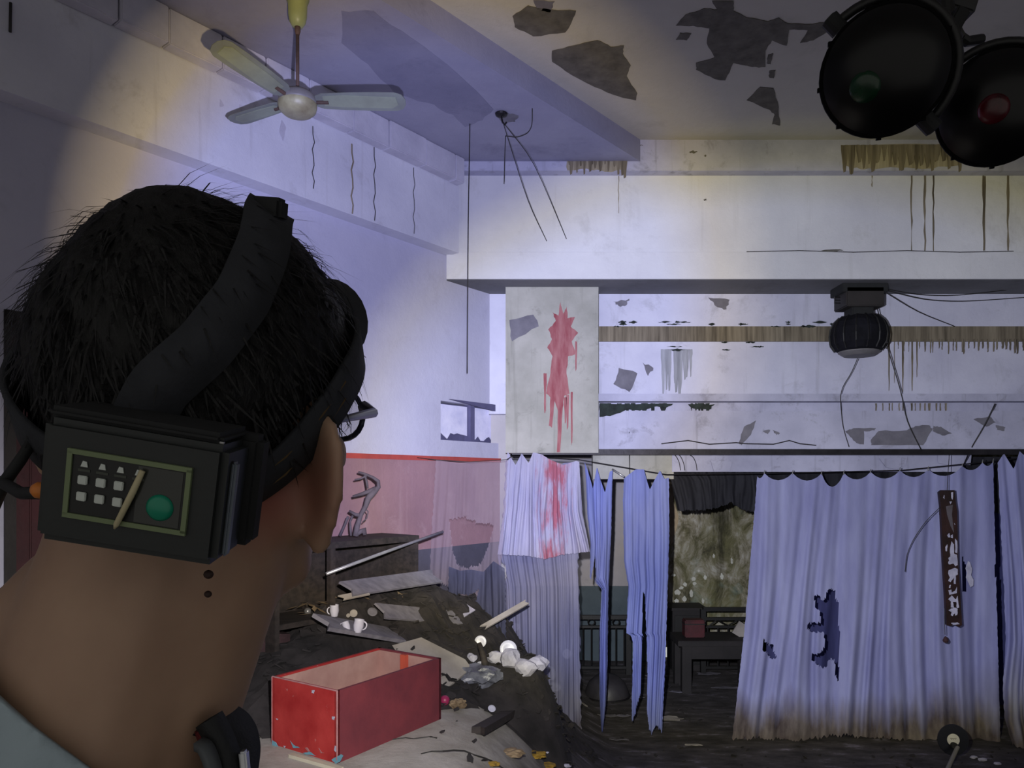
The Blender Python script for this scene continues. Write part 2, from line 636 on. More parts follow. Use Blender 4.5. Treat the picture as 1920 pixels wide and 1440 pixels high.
# stage side wall and back wall, stage ceiling
YB = 11.45
n = NT('mossy_back_plaster')
base = n.ramp(n.noise(n.co((1.2, 1.2, 0.7)), 3.2, 9, 0.75, 0.8), [(0.34, lin((44, 44, 34))), (0.46, lin((112, 108, 84))), (0.55, lin((160, 154, 136))), (0.66, lin((206, 204, 196)))])
gr = n.ramp(n.noise(n.co(loc=(4, 4, 4)), 1.4, 7, 0.7), [(0.48, 0.0), (0.64, 0.5)])
base = n.mix(gr, base, lin((128, 126, 82)))
tl = n.ramp(n.noise(n.co(loc=(9, 1, 4)), 1.2, 6, 0.6), [(0.56, 0.0), (0.7, 0.6)])
base = n.mix(tl, base, lin((160, 186, 180)))
vs_ = n.ramp(n.noise(n.co((3.2, 1, 0.35), loc=(1.7, 0, 0)), 1.3, 6, 0.65), [(0.5, 0.0), (0.64, 0.8)])
base = n.mix(vs_, base, lin((42, 40, 30)))
n.set(Base_Color=base, Roughness=0.95)
n.bump(n.noise(n.co(), 8, 8, 0.7), 0.5, 0.04)
MAT['moss'] = n.m
wall_back = obj('wall_back', span(2.33, 9, YB, YB + 0.2, ZR, 2.6), MAT['moss'], kind='structure')
greyw = plaster('pale_grey_stage_plaster', (176, 172, 176), (150, 148, 156), (110, 108, 112), 0.5, 0.9, 0.2)
wall_stage = obj('wall_stage', span(-0.2, 2.33, YB - 0.03, YB + 0.2, ZR, 2.6), greyw, kind='structure')
teal = plaster('teal_grey_dado', (92, 104, 112), (70, 82, 90), (48, 52, 54), 0.6, 1.1, 0.3)
obj('dado', span(-0.0, 2.33, YB - 0.05, YB - 0.03, ZR, 0.03), teal, wall_stage)
obj('wall_stage_side', span(-0.23, -0.02, 8.15, YB, -1.2, 2.6), greyw, kind='structure')
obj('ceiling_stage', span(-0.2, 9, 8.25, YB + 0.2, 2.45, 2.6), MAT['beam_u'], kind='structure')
CHALK = simple('chalky_whitewash', (224, 224, 214), (196, 196, 184), 8, 0.9)
for (u, v, w, h) in ((1262, 1078, 9, 5), (1300, 1085, 8, 8), (1322, 1082, 6, 10), (1353, 1080, 7, 12), (1338, 1042, 5, 8), (1372, 1050, 4, 14), (1270, 1110, 12, 10),
                     (1284, 1095, 8, 9), (1296, 1112, 7, 14), (1268, 1126, 10, 8), (1283, 1122, 8, 10), (1302, 1094, 7, 6), (1318, 1126, 5, 10), (1310, 1070, 6, 4), (1277, 1102, 9, 6)):
    patch(wall_back, 'whitewash_flake', [(u - w / 2, v), (u, v - h / 2), (u + w / 2, v - 1), (u + w / 3, v + h / 2), (u - w / 4, v + h / 2)], (0, YB, 0), Vector((0, -1, 0)), CHALK, 0.006, 1.0, 3)
patch(wall_back, 'bare_patch', [(1256, 900), (1268, 905), (1262, 940), (1272, 968), (1262, 1010), (1258, 1028), (1254, 1000)], (0, YB, 0), Vector((0, -1, 0)), simple('cream_old_plaster', (196, 178, 150), (168, 150, 126), 6, 0.9), 0.008, 2)

# front wall: upper wall, cornice, ledges, recessed wall, lower beam
XR = 8.0
X0 = WC.x
wall_front = obj('wall_front', span(X0, XR, YF, 8.03, 3.659, ZC), MAT['wall_f'], kind='structure')
obj('cornice', span(X0, XR, 7.38, YF, 4.707, ZC, bm=None), MAT['beam_f'], wall_front)
obj('band', span(X0, XR, 7.455, YF, 3.659, 3.925), MAT['wall_f'], wall_front)
obj('soffit', span(X0 - 0.0, XR, 7.47, 8.03, 3.651, 3.6585), plaster('soffit_painted_shade', (112, 112, 118), (92, 92, 98), (66, 66, 68), 0.5, 1.2, 0.0), wall_front)  # thin sheet with the shade under the beam put into its colour
MAT['wall_r'] = plaster('grimy_recess_plaster', (208, 208, 226), (180, 180, 202), (112, 112, 116), 0.5, 0.9, 0.3)
wall_rec = obj('wall_recess', span(-0.25, XR, 8.03, 8.25, 2.36, 3.66), MAT['wall_r'], kind='structure')
obj('seep_band', span(0.9, XR, 7.995, 8.03, 3.136, 3.296), MAT['stain'], wall_rec)
trim_1 = obj('trim_1', span(-0.06, XR, 7.80, 8.03, 2.475, 2.553, bevel=0.006), MAT['beam_f'], kind='structure')
wall_beam = obj('wall_beam', span(0.0, XR, 7.97, 8.25, 1.977, 2.475), MAT['beam_f'], kind='structure')
obj('beam_face', span(0.0, XR, 7.90, 7.97, 1.977, 2.384, bevel=0.004), MAT['beam_f'], wall_beam)
obj('steel_channel', span(0.0, XR, 7.885, 7.965, 1.917, 1.976), MAT['steel'], wall_beam)
lint = obj('inner_lintel', span(1.78, 5.02, 8.30, 8.42, 1.74, 1.99), MAT['beam_f'], wall_beam)
obj('rough_wall', span(0.9, 1.80, 8.31, 8.44, 1.66, 2.0), MAT['pil'], wall_beam)
for px in ([(1332, 864), (1372, 866), (1368, 884), (1338, 884)], [(1648, 860), (1700, 858), (1698, 872), (1680, 880), (1660, 876)], [(1756, 852), (1820, 852), (1818, 872), (1790, 874), (1758, 868)]):
    patch(wall_beam, 'hanging_plate', px, (0, 8.28, 0), Vector((0, -1, 0)), MAT['beam_f'], 0.015, 0.6, 3)
pil = obj('pilaster', span(P(948, 0, 7.75).x, P(1122, 0, 7.75).x, 7.74, 8.03, 1.93, 3.652), MAT['pil'], kind='structure')
pil.name = 'wall_pilaster'
FY = Vector((0, -1, 0))
redp = simple('spilled_red_paint', (164, 112, 114), (134, 58, 68), 5, 0.8, bump=0.2, stretch=(3, 3, 0.7))
rs = obj('paint_spill', slab([hit(q.x, q.y, (0, 7.74, 0), FY) for q in ragged([Vector(a) for a in (
    (1042, 602), (1036, 585), (1047, 592), (1051, 566), (1056, 588), (1063, 574), (1064, 597), (1078, 594), (1070, 612), (1084, 624), (1072, 640), (1080, 664), (1065, 668), (1062, 700), (1068, 738), (1058, 742), (1055, 765), (1050, 848), (1044, 848), (1046, 770), (1040, 752), (1035, 802), (1029, 798), (1032, 745), (1024, 738), (1032, 700), (1036, 668), (1026, 652), (1035, 636), (1028, 618))], 0.9, 4)], FY, 0.003), redp, pil)
for (u, v0, v1, w) in ((1064, 740, 800, 3), (1072, 735, 830, 2), (1060, 745, 790, 2.5), (1022, 700, 770, 3), (1080, 640, 690, 2)):
    patch(pil, 'paint_run', [(u - w, v0), (u + w, v0), (u + w * 0.5, v1), (u - w * 0.4, v1 + 6)], (0, 7.74, 0), FY, redp, 0.004, 0.6, 4)

# ceilings with a step between them
SA, SB = P(715, 0, 4.9), P(1100, 240, 6.68)
sd = (SB - SA)
sd.z = 0
sd.normalize()
A_ = Vector((SA.x, SA.y, 0)) - sd * 9.5
B_ = Vector((SA.x, SA.y, 0)) + sd * ((7.52 - SA.y) / sd.y)
bm = slab([Vector((-14, A_.y, ZL)), Vector((A_.x, A_.y, ZL)), Vector((B_.x, B_.y, ZL)), Vector((-0.9, 7.52, ZL)), Vector((-14, 7.52, ZL))], UP, 0.5)
obj('ceiling_left', bm, MAT['ceil_l'], kind='structure')
ceiling = obj('ceiling', slab([Vector((A_.x, A_.y, ZC)), Vector((8, A_.y, ZC)), Vector((8, 8.03, ZC)), Vector((B_.x - 3, 8.03, ZC)), Vector((B_.x, B_.y, ZC))], UP, 0.3), MAT['ceil_r'], kind='structure')
obj('wall_right', span(XR, XR + 0.2, -3, YB, ZR, ZC), MAT['wall_f'], kind='structure')

# places where the ceiling paint has come away
DN = Vector((0, 0, -1))
cz = (0, 0, ZC)


def cr4(pts):
    return [(960 + x / 2, y / 2) for x, y in pts]


for px in (cr4([(150, 190), (230, 170), (320, 150), (370, 175), (420, 170), (415, 200), (445, 245), (430, 285), (470, 350), (465, 375), (400, 360), (310, 325), (200, 265), (150, 230)]),
           cr4([(615, 95), (650, 55), (720, 30), (770, 35), (750, 2), (830, 2), (830, 40), (880, 65), (960, 80), (1000, 65), (1030, 85), (1100, 90), (1210, 80), (1200, 110), (1130, 150), (1080, 160), (1110, 112), (1040, 110), (1030, 170), (975, 150), (950, 190), (950, 250), (900, 250), (830, 235), (800, 300), (760, 295), (690, 260), (690, 235), (760, 215), (730, 160), (740, 105), (680, 95)]),
           cr4([(880, 375), (930, 325), (980, 330), (1000, 400), (1005, 470), (975, 465), (985, 430), (965, 410)]),
           cr4([(2, 60), (60, 20), (150, 35), (240, 40), (220, 90), (200, 120), (80, 135), (10, 100)]),
           cr4([(965, 265), (988, 262), (982, 292), (964, 288)]), cr4([(630, 122), (672, 125), (655, 150), (615, 148)]),
           cr4([(960, 205), (980, 200), (970, 240), (955, 235)])):
    patch(ceiling, 'bare_patch', px, cz, DN, MAT['bare'], 0.004, 1.1, 4)
for px in ([(1000, 0), (1040, 2), (1032, 22), (1010, 18)],):
    patch(ceiling, 'bare_patch', px, cz, DN, MAT['bare_blue'], 0.004, 2, 4)
dkc = plaster('damp_dark_ceiling', (136, 135, 156), (112, 112, 136), (96, 95, 116), 0.5, 0.9, 0.0)
patch(bpy.data.objects['ceiling_left'], 'damp_patch', [(640, 20), (700, 20), (770, 70), (860, 140), (925, 205), (905, 225), (872, 238), (850, 215), (800, 192), (740, 175), (690, 120), (640, 80)], (0, 0, ZL), DN, dkc, 0.002, 2.5, 4)
# bare area round the hanging point on the left ceiling
patch(bpy.data.objects['ceiling_left'], 'bare_patch', [(930, 212), (950, 210), (972, 216), (966, 228), (945, 232)], (0, 0, ZL), DN, MAT['bare_blue'], 0.004, 2, 4)

# seep stains on the cornice and its runs down the wall
ck = (0, 7.38, 0)


def drips(parent, u0, u1, v0, v1, n, plane, w=(2, 6), seed=1, m='stain', name='stain_run'):
    r = random.Random(seed)
    for k in range(n):
        u = u0 + (u1 - u0) * (k + r.uniform(0.1, 0.9)) / n
        ww = r.uniform(*w)
        b = v0 + (v1 - v0) * r.uniform(0.6, 1.15)
        patch(parent, name, [(u - ww, v0), (u + ww, v0), (u + ww * 0.8, (v0 + b) / 2), (u + ww * 0.3, b), (u - ww * 0.3, b + 2), (u - ww * 0.7, (v0 + b) / 2)], plane, FY, MAT[m], 0.003 + 0.0006 * k, 0.6, 3)


MAT['stain_pale'] = simple('pale_brown_damp', (170, 162, 144), (124, 114, 96), 2.2, 0.9, stretch=(7, 7, 0.6))
for px in ([(1062, 277), (1174, 275), (1172, 318), (1140, 322), (1100, 316), (1064, 320)], [(1578, 272), (1800, 270), (1798, 310), (1740, 316), (1680, 314), (1620, 318), (1580, 310)]):
    patch(wall_front, 'damp_stain', px, ck, FY, MAT['stain_pale'], 0.002, 2, 6)
drips(wall_front, 1062, 1176, 276, 326, 15, ck, (3, 6), 2)
drips(wall_front, 1578, 1800, 272, 320, 24, ck, (4, 8), 5)
for (u, v0, v1, w) in ((1709, 322, 470, 1.6), (1734, 322, 470, 2), (1750, 326, 470, 1.6), (1845, 330, 470, 3), (1890, 325, 470, 2), (1160, 330, 400, 0.8), (1635, 320, 350, 1)):
    patch(wall_front, 'stain_run', [(u - w, v0), (u + w, v0), (u + w * 0.6, v1), (u - w * 0.6, v1)], (0, YF - 0.001, 0), FY, MAT['stain'], 0.003, 1.2, 8)
for u, v, w, h in ((1300, 285, 16, 6), (1322, 292, 5, 3), (1200, 273, 12, 2), (990, 285, 12, 5), (972, 298, 8, 5), (1322, 375, 6, 3), (1560, 470, 40, 4)):
    patch(wall_front, 'bare_patch', [(u - w / 2, v), (u, v - h / 2), (u + w / 2, v), (u, v + h / 2)], ck, FY, MAT['bare'], 0.003, 1.5, 3)
drips(wall_rec, 1680, 1930, 636, 660, 30, (0, 7.995, 0), (0.8, 1.8), 9)
MAT['seep'] = simple('pale_grey_seep', (168, 170, 180), (128, 130, 138), 3, 0.9, stretch=(8, 8, 0.6))
drips(wall_rec, 1240, 1300, 655, 736, 9, (0, 8.03, 0), (2, 6), 11, 'seep')
drips(wall_rec, 1660, 1730, 640, 735, 5, (0, 8.03, 0), (0.8, 2.2), 12)
rng = random.Random(4)
for k in range(26):
    u = rng.uniform(1150, 1560)
    v = rng.choice((604, 608, 612, 642, 650, 656))
    w, h = rng.uniform(6, 34), rng.uniform(2, 6)
    patch(wall_rec, 'mould_patch', [(u - w / 2, v), (u, v - h / 2), (u + w / 2, v), (u, v + h / 2)], (0, 7.994, 0), FY, MAT['mould'], 0.003, 0.9, 4)
for px in ([(1150, 566), (1180, 560), (1175, 572), (1160, 574)], [(1328, 558), (1368, 562), (1362, 580), (1345, 576)], [(955, 600), (1000, 590), (1010, 612), (960, 640)], [(1160, 690), (1195, 700), (1180, 735), (1150, 720)], [(1205, 680), (1225, 690), (1215, 705)]):
    patch(wall_rec, 'bare_patch', px, (0, 8.03, 0) if px[0][0] > 1125 else (0, 7.74, 0), FY, MAT['bare_blue'], 0.003, 2.5, 4)


def cr5(pts):
    return [(1400 + x * 0.2778, 500 + y * 0.2778) for x, y in pts]


bf = (0, 7.90, 0)
for px in (cr5([(665, 1110), (720, 1090), (870, 1090), (865, 1105), (790, 1110), (790, 1200), (740, 1190), (700, 1150)]),
           cr5([(840, 1165), (890, 1110), (1080, 1105), (1140, 1075), (1230, 1070), (1255, 1100), (1190, 1205), (840, 1205)]),
           cr5([(1260, 1075), (1310, 1080), (1385, 1125), (1320, 1140), (1255, 1110)]),
           cr5([(1530, 1030), (1640, 1010), (1680, 1050), (1620, 1080)]), cr5([(1680, 1070), (1745, 1085), (1735, 1110), (1690, 1100)]),
           [(1385, 830), (1395, 800), (1418, 788), (1408, 815), (1390, 835)], [(1430, 808), (1444, 806), (1440, 814)], [(1448, 806), (1462, 812), (1456, 816)]):
    patch(wall_beam, 'bare_patch', px, bf, FY, MAT['bare_blue'], 0.003, 1.2, 4)
drips(wall_beam, 1640, 1780, 756, 790, 14, (0, 7.97, 0), (0.8, 2), 21)
drips(wall_beam, 1290, 1330, 756, 776, 5, (0, 7.97, 0), (2, 4), 22, 'mould')
drips(wall_beam, 1120, 1250, 756, 776, 8, (0, 7.97, 0), (4, 9), 23, 'mould')
for px in ([(1124, 757), (1262, 757), (1250, 764), (1225, 763), (1200, 770), (1175, 768), (1150, 778), (1124, 782)], [(1290, 758), (1340, 758), (1330, 768), (1300, 766)]):
    patch(wall_beam, 'mould_patch', px, (0, 7.895, 0), FY, MAT['mould'], 0.002, 1.5, 4)
cp = [hit(u, v, (0, 7.893, 0), FY) for u, v in ((1240, 832), (1290, 826), (1330, 833), (1380, 830), (1400, 832), (1450, 833), (1480, 826), (1500, 832), (1530, 835))]
obj('crack', tubeb(cp, 0.006, 5), MAT['wire'], wall_beam)
cp = [hit(u, v, (0, 7.453, 0), FY) for u, v in ((1400, 472), (1500, 470), (1600, 473), (1700, 470), (1800, 473), (1900, 471))]
obj('crack', tubeb(cp, 0.004, 5), MAT['wire'], wall_front)

# door in the left wall
door = obj('door_1', wbox(S_D0 + 0.05, S_D1 - 0.05, -0.14, -0.10, 0.0, 2.25), simple('dark_maroon_door_paint', (74, 22, 30), (48, 14, 22), 3, 0.6), kind='structure')
dk = simple('dark_door_frame', (40, 34, 34), (26, 22, 22), 5, 0.6)
bm = wbox(S_D0, S_D0 + 0.06, -0.17, 0.02, 0, 2.667)
wbox(S_D1 - 0.06, S_D1, -0.17, 0.02, 0, 2.667, bm)
wbox(S_D0, S_D1, -0.17, 0.02, 2.58, 2.667, bm)
wbox(S_D0, S_D1, -0.17, 0.0, 2.25, 2.31, bm)
obj('door_frame', bm, dk, door)
obj('transom_pane', wbox(S_D0 + 0.06, S_D1 - 0.06, -0.13, -0.12, 2.31, 2.58), simple('dusty_dark_glass', (66, 62, 72), (48, 46, 54), 4, 0.3), door)
for z0, z1 in ((0.15, 1.0), (1.15, 2.1)):
    obj('door_panel', wbox(S_D0 + 0.17, S_D1 - 0.17, -0.10, -0.085, z0, z1, bevel=0.01), bpy.data.materials['dark_maroon_door_paint'], door)

# high window on the left wall: two pale panes with torn lower edges
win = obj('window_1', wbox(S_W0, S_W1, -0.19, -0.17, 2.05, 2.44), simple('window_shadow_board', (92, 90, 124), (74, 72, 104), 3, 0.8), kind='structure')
pane_m = simple('pale_papered_pane', (222, 220, 240), (196, 196, 224), 7, 0.6, bump=0.2)
for (s0, s1) in ((S_W0 + 0.04, S_W0 + 0.50), (S_W0 + 0.585, S_W1 - 0.06)):
    r = random.Random(int(s0 * 100))
    k = 9
    lo = [WC + WD * (s1 + (s0 - s1) * i / k) + UP * (2.07 + r.uniform(0, 0.07)) + WN * -0.1 for i in range(k + 1)]
    pts = [WC + WD * s0 + UP * 2.42 - WN * 0.1, WC + WD * s1 + UP * 2.42 - WN * 0.1] + lo
    obj('pane', slab(pts, WN, 0.008), pane_m, win)
bm = wbox(S_W0 + 0.51, S_W0 + 0.575, -0.14, -0.05, 2.05, 2.44)
wbox(S_W0, S_W0 + 0.035, -0.14, -0.05, 2.05, 2.44, bm)
wbox(S_W1 - 0.05, S_W1, -0.14, -0.05, 2.05, 2.44, bm)
obj('window_frame', bm, bpy.data.materials['window_shadow_board'], win)
obj('hood', slab([WC + WD * 0.0 + UP * 2.46 + WN * 0.02, WC + WD * 1.0 + UP * 2.46 + WN * 0.02, WC + WD * 1.0 + UP * 2.36 + WN * 0.02], WN, 0.03), bpy.data.materials['window_shadow_board'], win)


# ------------------------------------------------------------------ ceiling fan
def ceiling_fan():
    fx, fy = P(558, 0, 4.85).x, 4.85
    zb = 4.09
    t = thing('ceiling_fan', (fx, fy, ZL), 'old pale green three-blade ceiling fan hanging on a rusty rod', 'fan')
    gm = simple('pale_green_enamel', (150, 158, 112), (128, 134, 92), 4, 0.45, bump=0.1)
    grm = simple('grey_green_blade', (134, 142, 134), (110, 114, 112), 3, 0.6, bump=0.1)
    rust = simple('rusty_rod', (96, 74, 66), (60, 48, 44), 9, 0.8)
    c = Vector((fx, fy, 0))
    obj('canopy', latheb([(0.0, 0.0), (0.075, 0.0), (0.074, -0.03), (0.062, -0.06), (0.060, -0.13), (0.052, -0.175), (0.034, -0.205), (0.0, -0.212)], (fx, fy, ZL)), gm, t, True)
    obj('rod', tubeb([(fx, fy, ZL - 0.2), (fx, fy, zb + 0.05)], 0.0115, 12), rust, t, True)
    obj('rod_joint', latheb([(0, -0.2), (0.019, -0.2), (0.019, -0.235), (0.012, -0.26), (0, -0.26)], (fx, fy, ZL), seg=16), rust, t, True)
    obj('motor_housing', latheb([(0, 0.085), (0.05, 0.083), (0.095, 0.07), (0.12, 0.045), (0.125, 0.012), (0.122, 0.0), (0, 0.0)], (fx, fy, zb)), simple('grey_motor_enamel', (128, 126, 128), (104, 100, 102), 5, 0.5), t, True)
    obj('motor_cap', latheb([(0.124, 0.002), (0.124, -0.012), (0.116, -0.04), (0.092, -0.062), (0.06, -0.074), (0, -0.078)], (fx, fy, zb)), simple('cream_green_cap', (170, 168, 136), (124, 116, 92), 7, 0.45), t, True)
    for ang, ln, pitch in ((1, 0.70, -16), (152, 0.60, -4), (246, 0.70, 16)):
        a = math.radians(ang)
        d = Vector((math.cos(a), math.sin(a), 0))
        w = Vector((-d.y, d.x, 0))
        w = (Matrix.Rotation(math.radians(pitch), 3, d) @ w)
        nn = d.cross(w).normalized()
        prof = [(0.12, 0.045), (0.16, 0.064), (0.3, 0.072), (0.5, 0.078), (ln - 0.06, 0.076), (ln - 0.02, 0.058), (ln, 0.02)]
        out = [(x, h) for x, h in prof] + [(x, -h) for x, h in prof[::-1]]
        pts = [c + UP * (zb + 0.02) + d * x + w * h for x, h in out]
        b = obj('blade', slab(pts, nn, 0.005), grm, t)
        out2 = [(0.17, 0.035), (0.3, 0.045), (ln - 0.09, 0.05), (ln - 0.05, 0.02), (ln - 0.06, -0.04), (0.3, -0.055), (0.17, -0.045)]
        sgn = -1 if nn.z > 0 else 1
        pts = [c + UP * (zb + 0.02) + d * x + w * h + nn * (0.005 if sgn > 0 else 0) for x, h in out2]
        obj('blade_panel', slab(pts, nn * sgn, 0.004), simple('blade_panel_green', (150, 160, 142), (122, 128, 116), 3, 0.6), b)
        pts = [c + UP * (zb + 0.012) + d * 0.08, c + UP * (zb + 0.014) + d * 0.2]
        obj('blade_arm', tubeb(pts, 0.012, 8), rust, b)


ceiling_fan()

# ------------------------------------------------------------------ stage lamps hanging from the ceiling


LAMPB = simple('matt_lamp_black', (10, 10, 11), (6, 6, 7), 8, 0.9, bump=0.1, spec=0.1)


def big_lamp(u, v, y, rpx, aim, label, gel, knob_dir, gel_at):
    c = P(u, v, y)
    R = rpx / FPX * y
    ax = Vector(aim).normalized()
    t = thing('stage_lamp', c, label, 'stage light', 'pair of round stage lamps')
    rot = frame(ax, UP)
    x, yv = rot.col[0], rot.col[1]
    mt = Matrix.Translation(c) @ rot.to_4x4()
    obj('housing', lathe(bmesh.new(), [(0, -R * 1.25), (R * 0.45, -R * 1.2), (R * 0.7, -R * 0.9), (R * 0.92, -R * 0.35), (R, 0.0), (R * 1.0, R * 0.22), (R * 0.94, R * 0.25), (R * 0.94, R * 0.1)], mt, 40), LAMPB, t, True)
    gl = simple('black_lamp_glass_' + gel[0], (9, 9, 11), (6, 6, 8), 5, 0.3, bump=0, spec=0.3)
    f = obj('front_glass', lathe(bmesh.new(), [(R * 0.985, R * 0.2), (R * 0.9, R * 0.30), (R * 0.65, R * 0.47), (R * 0.35, R * 0.57), (0, R * 0.6)], mt, 40), gl, t, True)
    gx, gy = gel_at
    gd = (x * gx + yv * gy)
    rr = math.hypot(gx, gy)
    hh = 0.6 - 0.34 * (rr / 0.86) ** 2
    gp = c + gd * R + ax * (R * hh)
    nrm = (ax + gd * 0.75).normalized()
    obj('colour_lens', latheb([(0, 0.012), (R * 0.17, 0.009), (R * 0.25, 0.0), (R * 0.25, -0.02), (0, -0.02)], gp, nrm, 24), simple('lens_' + gel[0], gel[1], gel[2], 8, 0.25, bump=0.1), f, True)
    # clips round the rim
    for k in range(9):
        a = k * 2 * PI / 9 + 0.3
        q = c + (x * math.cos(a) + yv * math.sin(a)) * R * 1.0 + ax * R * 0.12
        obj('rim_clip', boxb(q, (0.014, 0.014, 0.04), rot), LAMPB, t)
    # yoke bracket
    kd = Vector((knob_dir[0], 0, knob_dir[1]))
    kd = (kd - ax * kd.dot(ax)).normalized()
    bd = kd.cross(ax).normalized()
    if bd.z < 0:
        bd = -bd
    pts = [c - ax * R * 0.25 + (kd * math.cos(q) + bd * math.sin(q)) * R * 1.13 for q in [PI * i / 20 for i in range(21)]]
    yk = obj('yoke', tubeb(pts, 0.017, 8), MAT['black'], t, True)
    for sg in (1, -1):
        q = c - ax * R * 0.25 + kd * sg * R * 1.02
        obj('pivot_knob', latheb([(0, 0), (0.032, 0), (0.032, 0.055), (0.02, 0.06), (0, 0.06)], q, kd * sg, 14), MAT['blackr'], yk)
    return c, R


AIM = (-0.15, -1, -0.22)
big_lamp(1657, 136, 2.6, 113, (-0.35, -1, -0.42), 'black round stage lamp with a green lens', ('green', (10, 58, 32), (6, 36, 20)), (-0.7, 0.72), (-0.22, 0.34))
big_lamp(1868, 204, 2.85, 102, (-0.5, -1, -0.35), 'black round stage lamp with a red lens', ('red', (96, 10, 26), (40, 5, 12)), (-0.95, 0.3), (-0.05, 0.1))
t = thing('lamp_bracket', P(1775, 0, 2.85), 'black pole and forked bracket carrying the two round stage lamps', 'bracket')
t.location.z = ZC
top = P(1772, -10, 2.85)
bm = tubeb([(top.x, top.y, ZC), top, P(1775, 52, 2.85)], 0.03, 12)
obj('pole', bm, MAT['black'], t)
obj('cross_arm', tubeb([P(1735, 20, 2.75), P(1775, 52, 2.85), P(1812, 78, 2.88), P(1840, 74, 2.9)], 0.02, 10), MAT['black'], t)
obj('junction_box', boxb(P(1765, 8, 2.95), (0.22, 0.14, 0.09), Matrix.Rotation(0.3, 3, 'Y'), 0.008), simple('dull_grey_box', (56, 56, 58), (40, 40, 42), 5, 0.6), t)
obj('clamp', boxb(P(1793, 40, 2.8), (0.05, 0.05, 0.09), Matrix.Rotation(0.5, 3, 'Y'), 0.006), MAT['blackr'], t)
obj('cable', tubeb([P(1800, 52, 2.8), P(1808, 66, 2.8), P(1803, 76, 2.82), P(1796, 64, 2.82)], 0.006, 6), MAT['wire'], t)

# ------------------------------------------------------------------ lamp under the front beam
yl = 7.72
c = P(1610, 530, yl)
c.z = 3.651
t = thing('beam_spotlight', c, 'black dome spotlight hung under the front beam', 'stage light')
k = yl / FPX
obj('mounting_plate', boxb(c + Vector((0, 0, -0.045)), (84 * k, 0.3, 0.09), None, 0.006), MAT['blackr'], t)
obj('control_box', boxb(P(1610, 562, yl), (70 * k, 0.3, 36 * k), None, 0.01), simple('brown_black_box', (44, 40, 40), (30, 28, 28), 5, 0.6), t)
for sx in (-1, 1):
    q = P(1610 + sx * 41, 563, yl - 0.05)
    bm = bmesh.new()
    for dz in (-0.03, 0.0, 0.03):
        tube(bm, [q + Vector((-sx * 0.035, 0, dz)), q + Vector((sx * 0.022, 0, dz))], 0.006, 6)
    tube(bm, [q + Vector((sx * 0.022, 0, -0.034)), q + Vector((sx * 0.022, 0, 0.034))], 0.006, 6)
    obj('handle', bm, MAT['black'], t)
obj('neck', boxb(P(1610, 587, yl), (40 * k, 0.2, 20 * k), None, 0.01), MAT['blackr'], t)
bm = bmesh.new()
hc = P(1610, 634, yl)
mt = Matrix.Translation(hc)
lathe(bm, [(0, 0.22), (0.18, 0.215), (0.235, 0.16), (0.262, 0.09), (0.272, 0.02), (0.265, -0.06), (0.225, -0.12), (0.15, -0.165), (0, -0.175)], mt, 28)
for v_ in bm.verts:
    f_ = 1 + 0.05 * mnoise.noise(v_.co * 11)
    v_.co = hc + (v_.co - hc) * f_
obj('head', bm, simple('blue_black_shell', (22, 22, 30), (12, 12, 17), 6, 0.85, bump=0.5, spec=0.2), t)
obj('rim', latheb([(0.2, -0.14), (0.2, -0.15), (0.15, -0.185), (0.0, -0.19)], hc, seg=24), simple('grey_rim', (120, 118, 120), (90, 88, 90), 6, 0.6), t)
for a in range(0, 360, 24):
    a = math.radians(a)
    pts = [hc + Vector((math.cos(a) * r, math.sin(a) * r, h)) for r, h in ((0.19, 0.215), (0.245, 0.16), (0.275, 0.09), (0.285, 0.02), (0.277, -0.06), (0.235, -0.125))]
    obj('cooling_rib', tubeb(pts, 0.008, 5), MAT['black'], t)

# ------------------------------------------------------------------ wires


def wire(pts, label, r=0.004, name='hanging_wire', m='wire', group=None, cat='wire'):
    # smooth the polyline a little
    q = []
    for i in range(len(pts) - 1):
        a, b = Vector(pts[i]), Vector(pts[i + 1])
        for k in range(4):
            q.append(a.lerp(b, k / 4))
    q.append(Vector(pts[-1]))
    for _ in range(2):
        q = [q[0]] + [(q[i - 1] + q[i] * 2 + q[i + 1]) / 4 for i in range(1, len(q) - 1)] + [q[-1]]
    return obj(name, tubeb(q, r, 6), MAT[m], None, True, label, cat, group)


hk = hit(940, 212, (0, 0, ZL), UP)
t = thing('ceiling_hook_plate', hk, 'small dark hook plate on the bare ceiling patch', 'hook')
obj('plate', latheb([(0, -0.004), (0.055, -0.004), (0.05, -0.02), (0.02, -0.035), (0, -0.035)], hk, seg=14), MAT['steel'], t)
obj('hook', tubeb([hk + Vector((0, 0, -0.03)), hk + Vector((0.01, 0, -0.08)), hk + Vector((0.03, 0, -0.1)), hk + Vector((0.045, 0, -0.08))], 0.008, 6), MAT['steel'], t)
hk2 = hk + Vector((0.02, 0, -0.1))
wire([hk2, P(990, 380, 7.0), P(1025, 452, 7.42)], 'thin slanting wire from the ceiling hook to the front ledge, steeper of the two', 0.0035)
wire([hk2 + Vector((0.01, 0, 0)), P(1000, 300, 6.8), P(1062, 448, 7.42)], 'thin slanting wire from the ceiling hook to the front ledge, flatter of the two', 0.0035)
wire([P(948, 255, 6.62), P(970, 258, 6.6), P(990, 250, 6.6), P(998, 235, 6.6), hit(998, 203, (0, 0, ZL), UP)], 'short looped wire sagging beside the ceiling hook', 0.004)
wire([P(948, 255, 6.62), P(946, 300, 6.62), P(945, 345, 6.62)], 'loose wire end dangling straight down from the ceiling hook', 0.004)
wire([hit(881, 232, (0, 0, ZL), UP)] + [P(u, v, hit(881, 232, (0, 0, ZL), UP).y) for u, v in ((880, 300), (878, 400), (877, 560), (876, 700))], 'long straight wire hanging from the left ceiling near the wall corner', 0.005)
wire([hit(20, 5, WC + WN * 0.17, WN), hit(19, 60, WC + WN * 0.17, WN)], 'short black wire hanging against the wall above the door', 0.008)
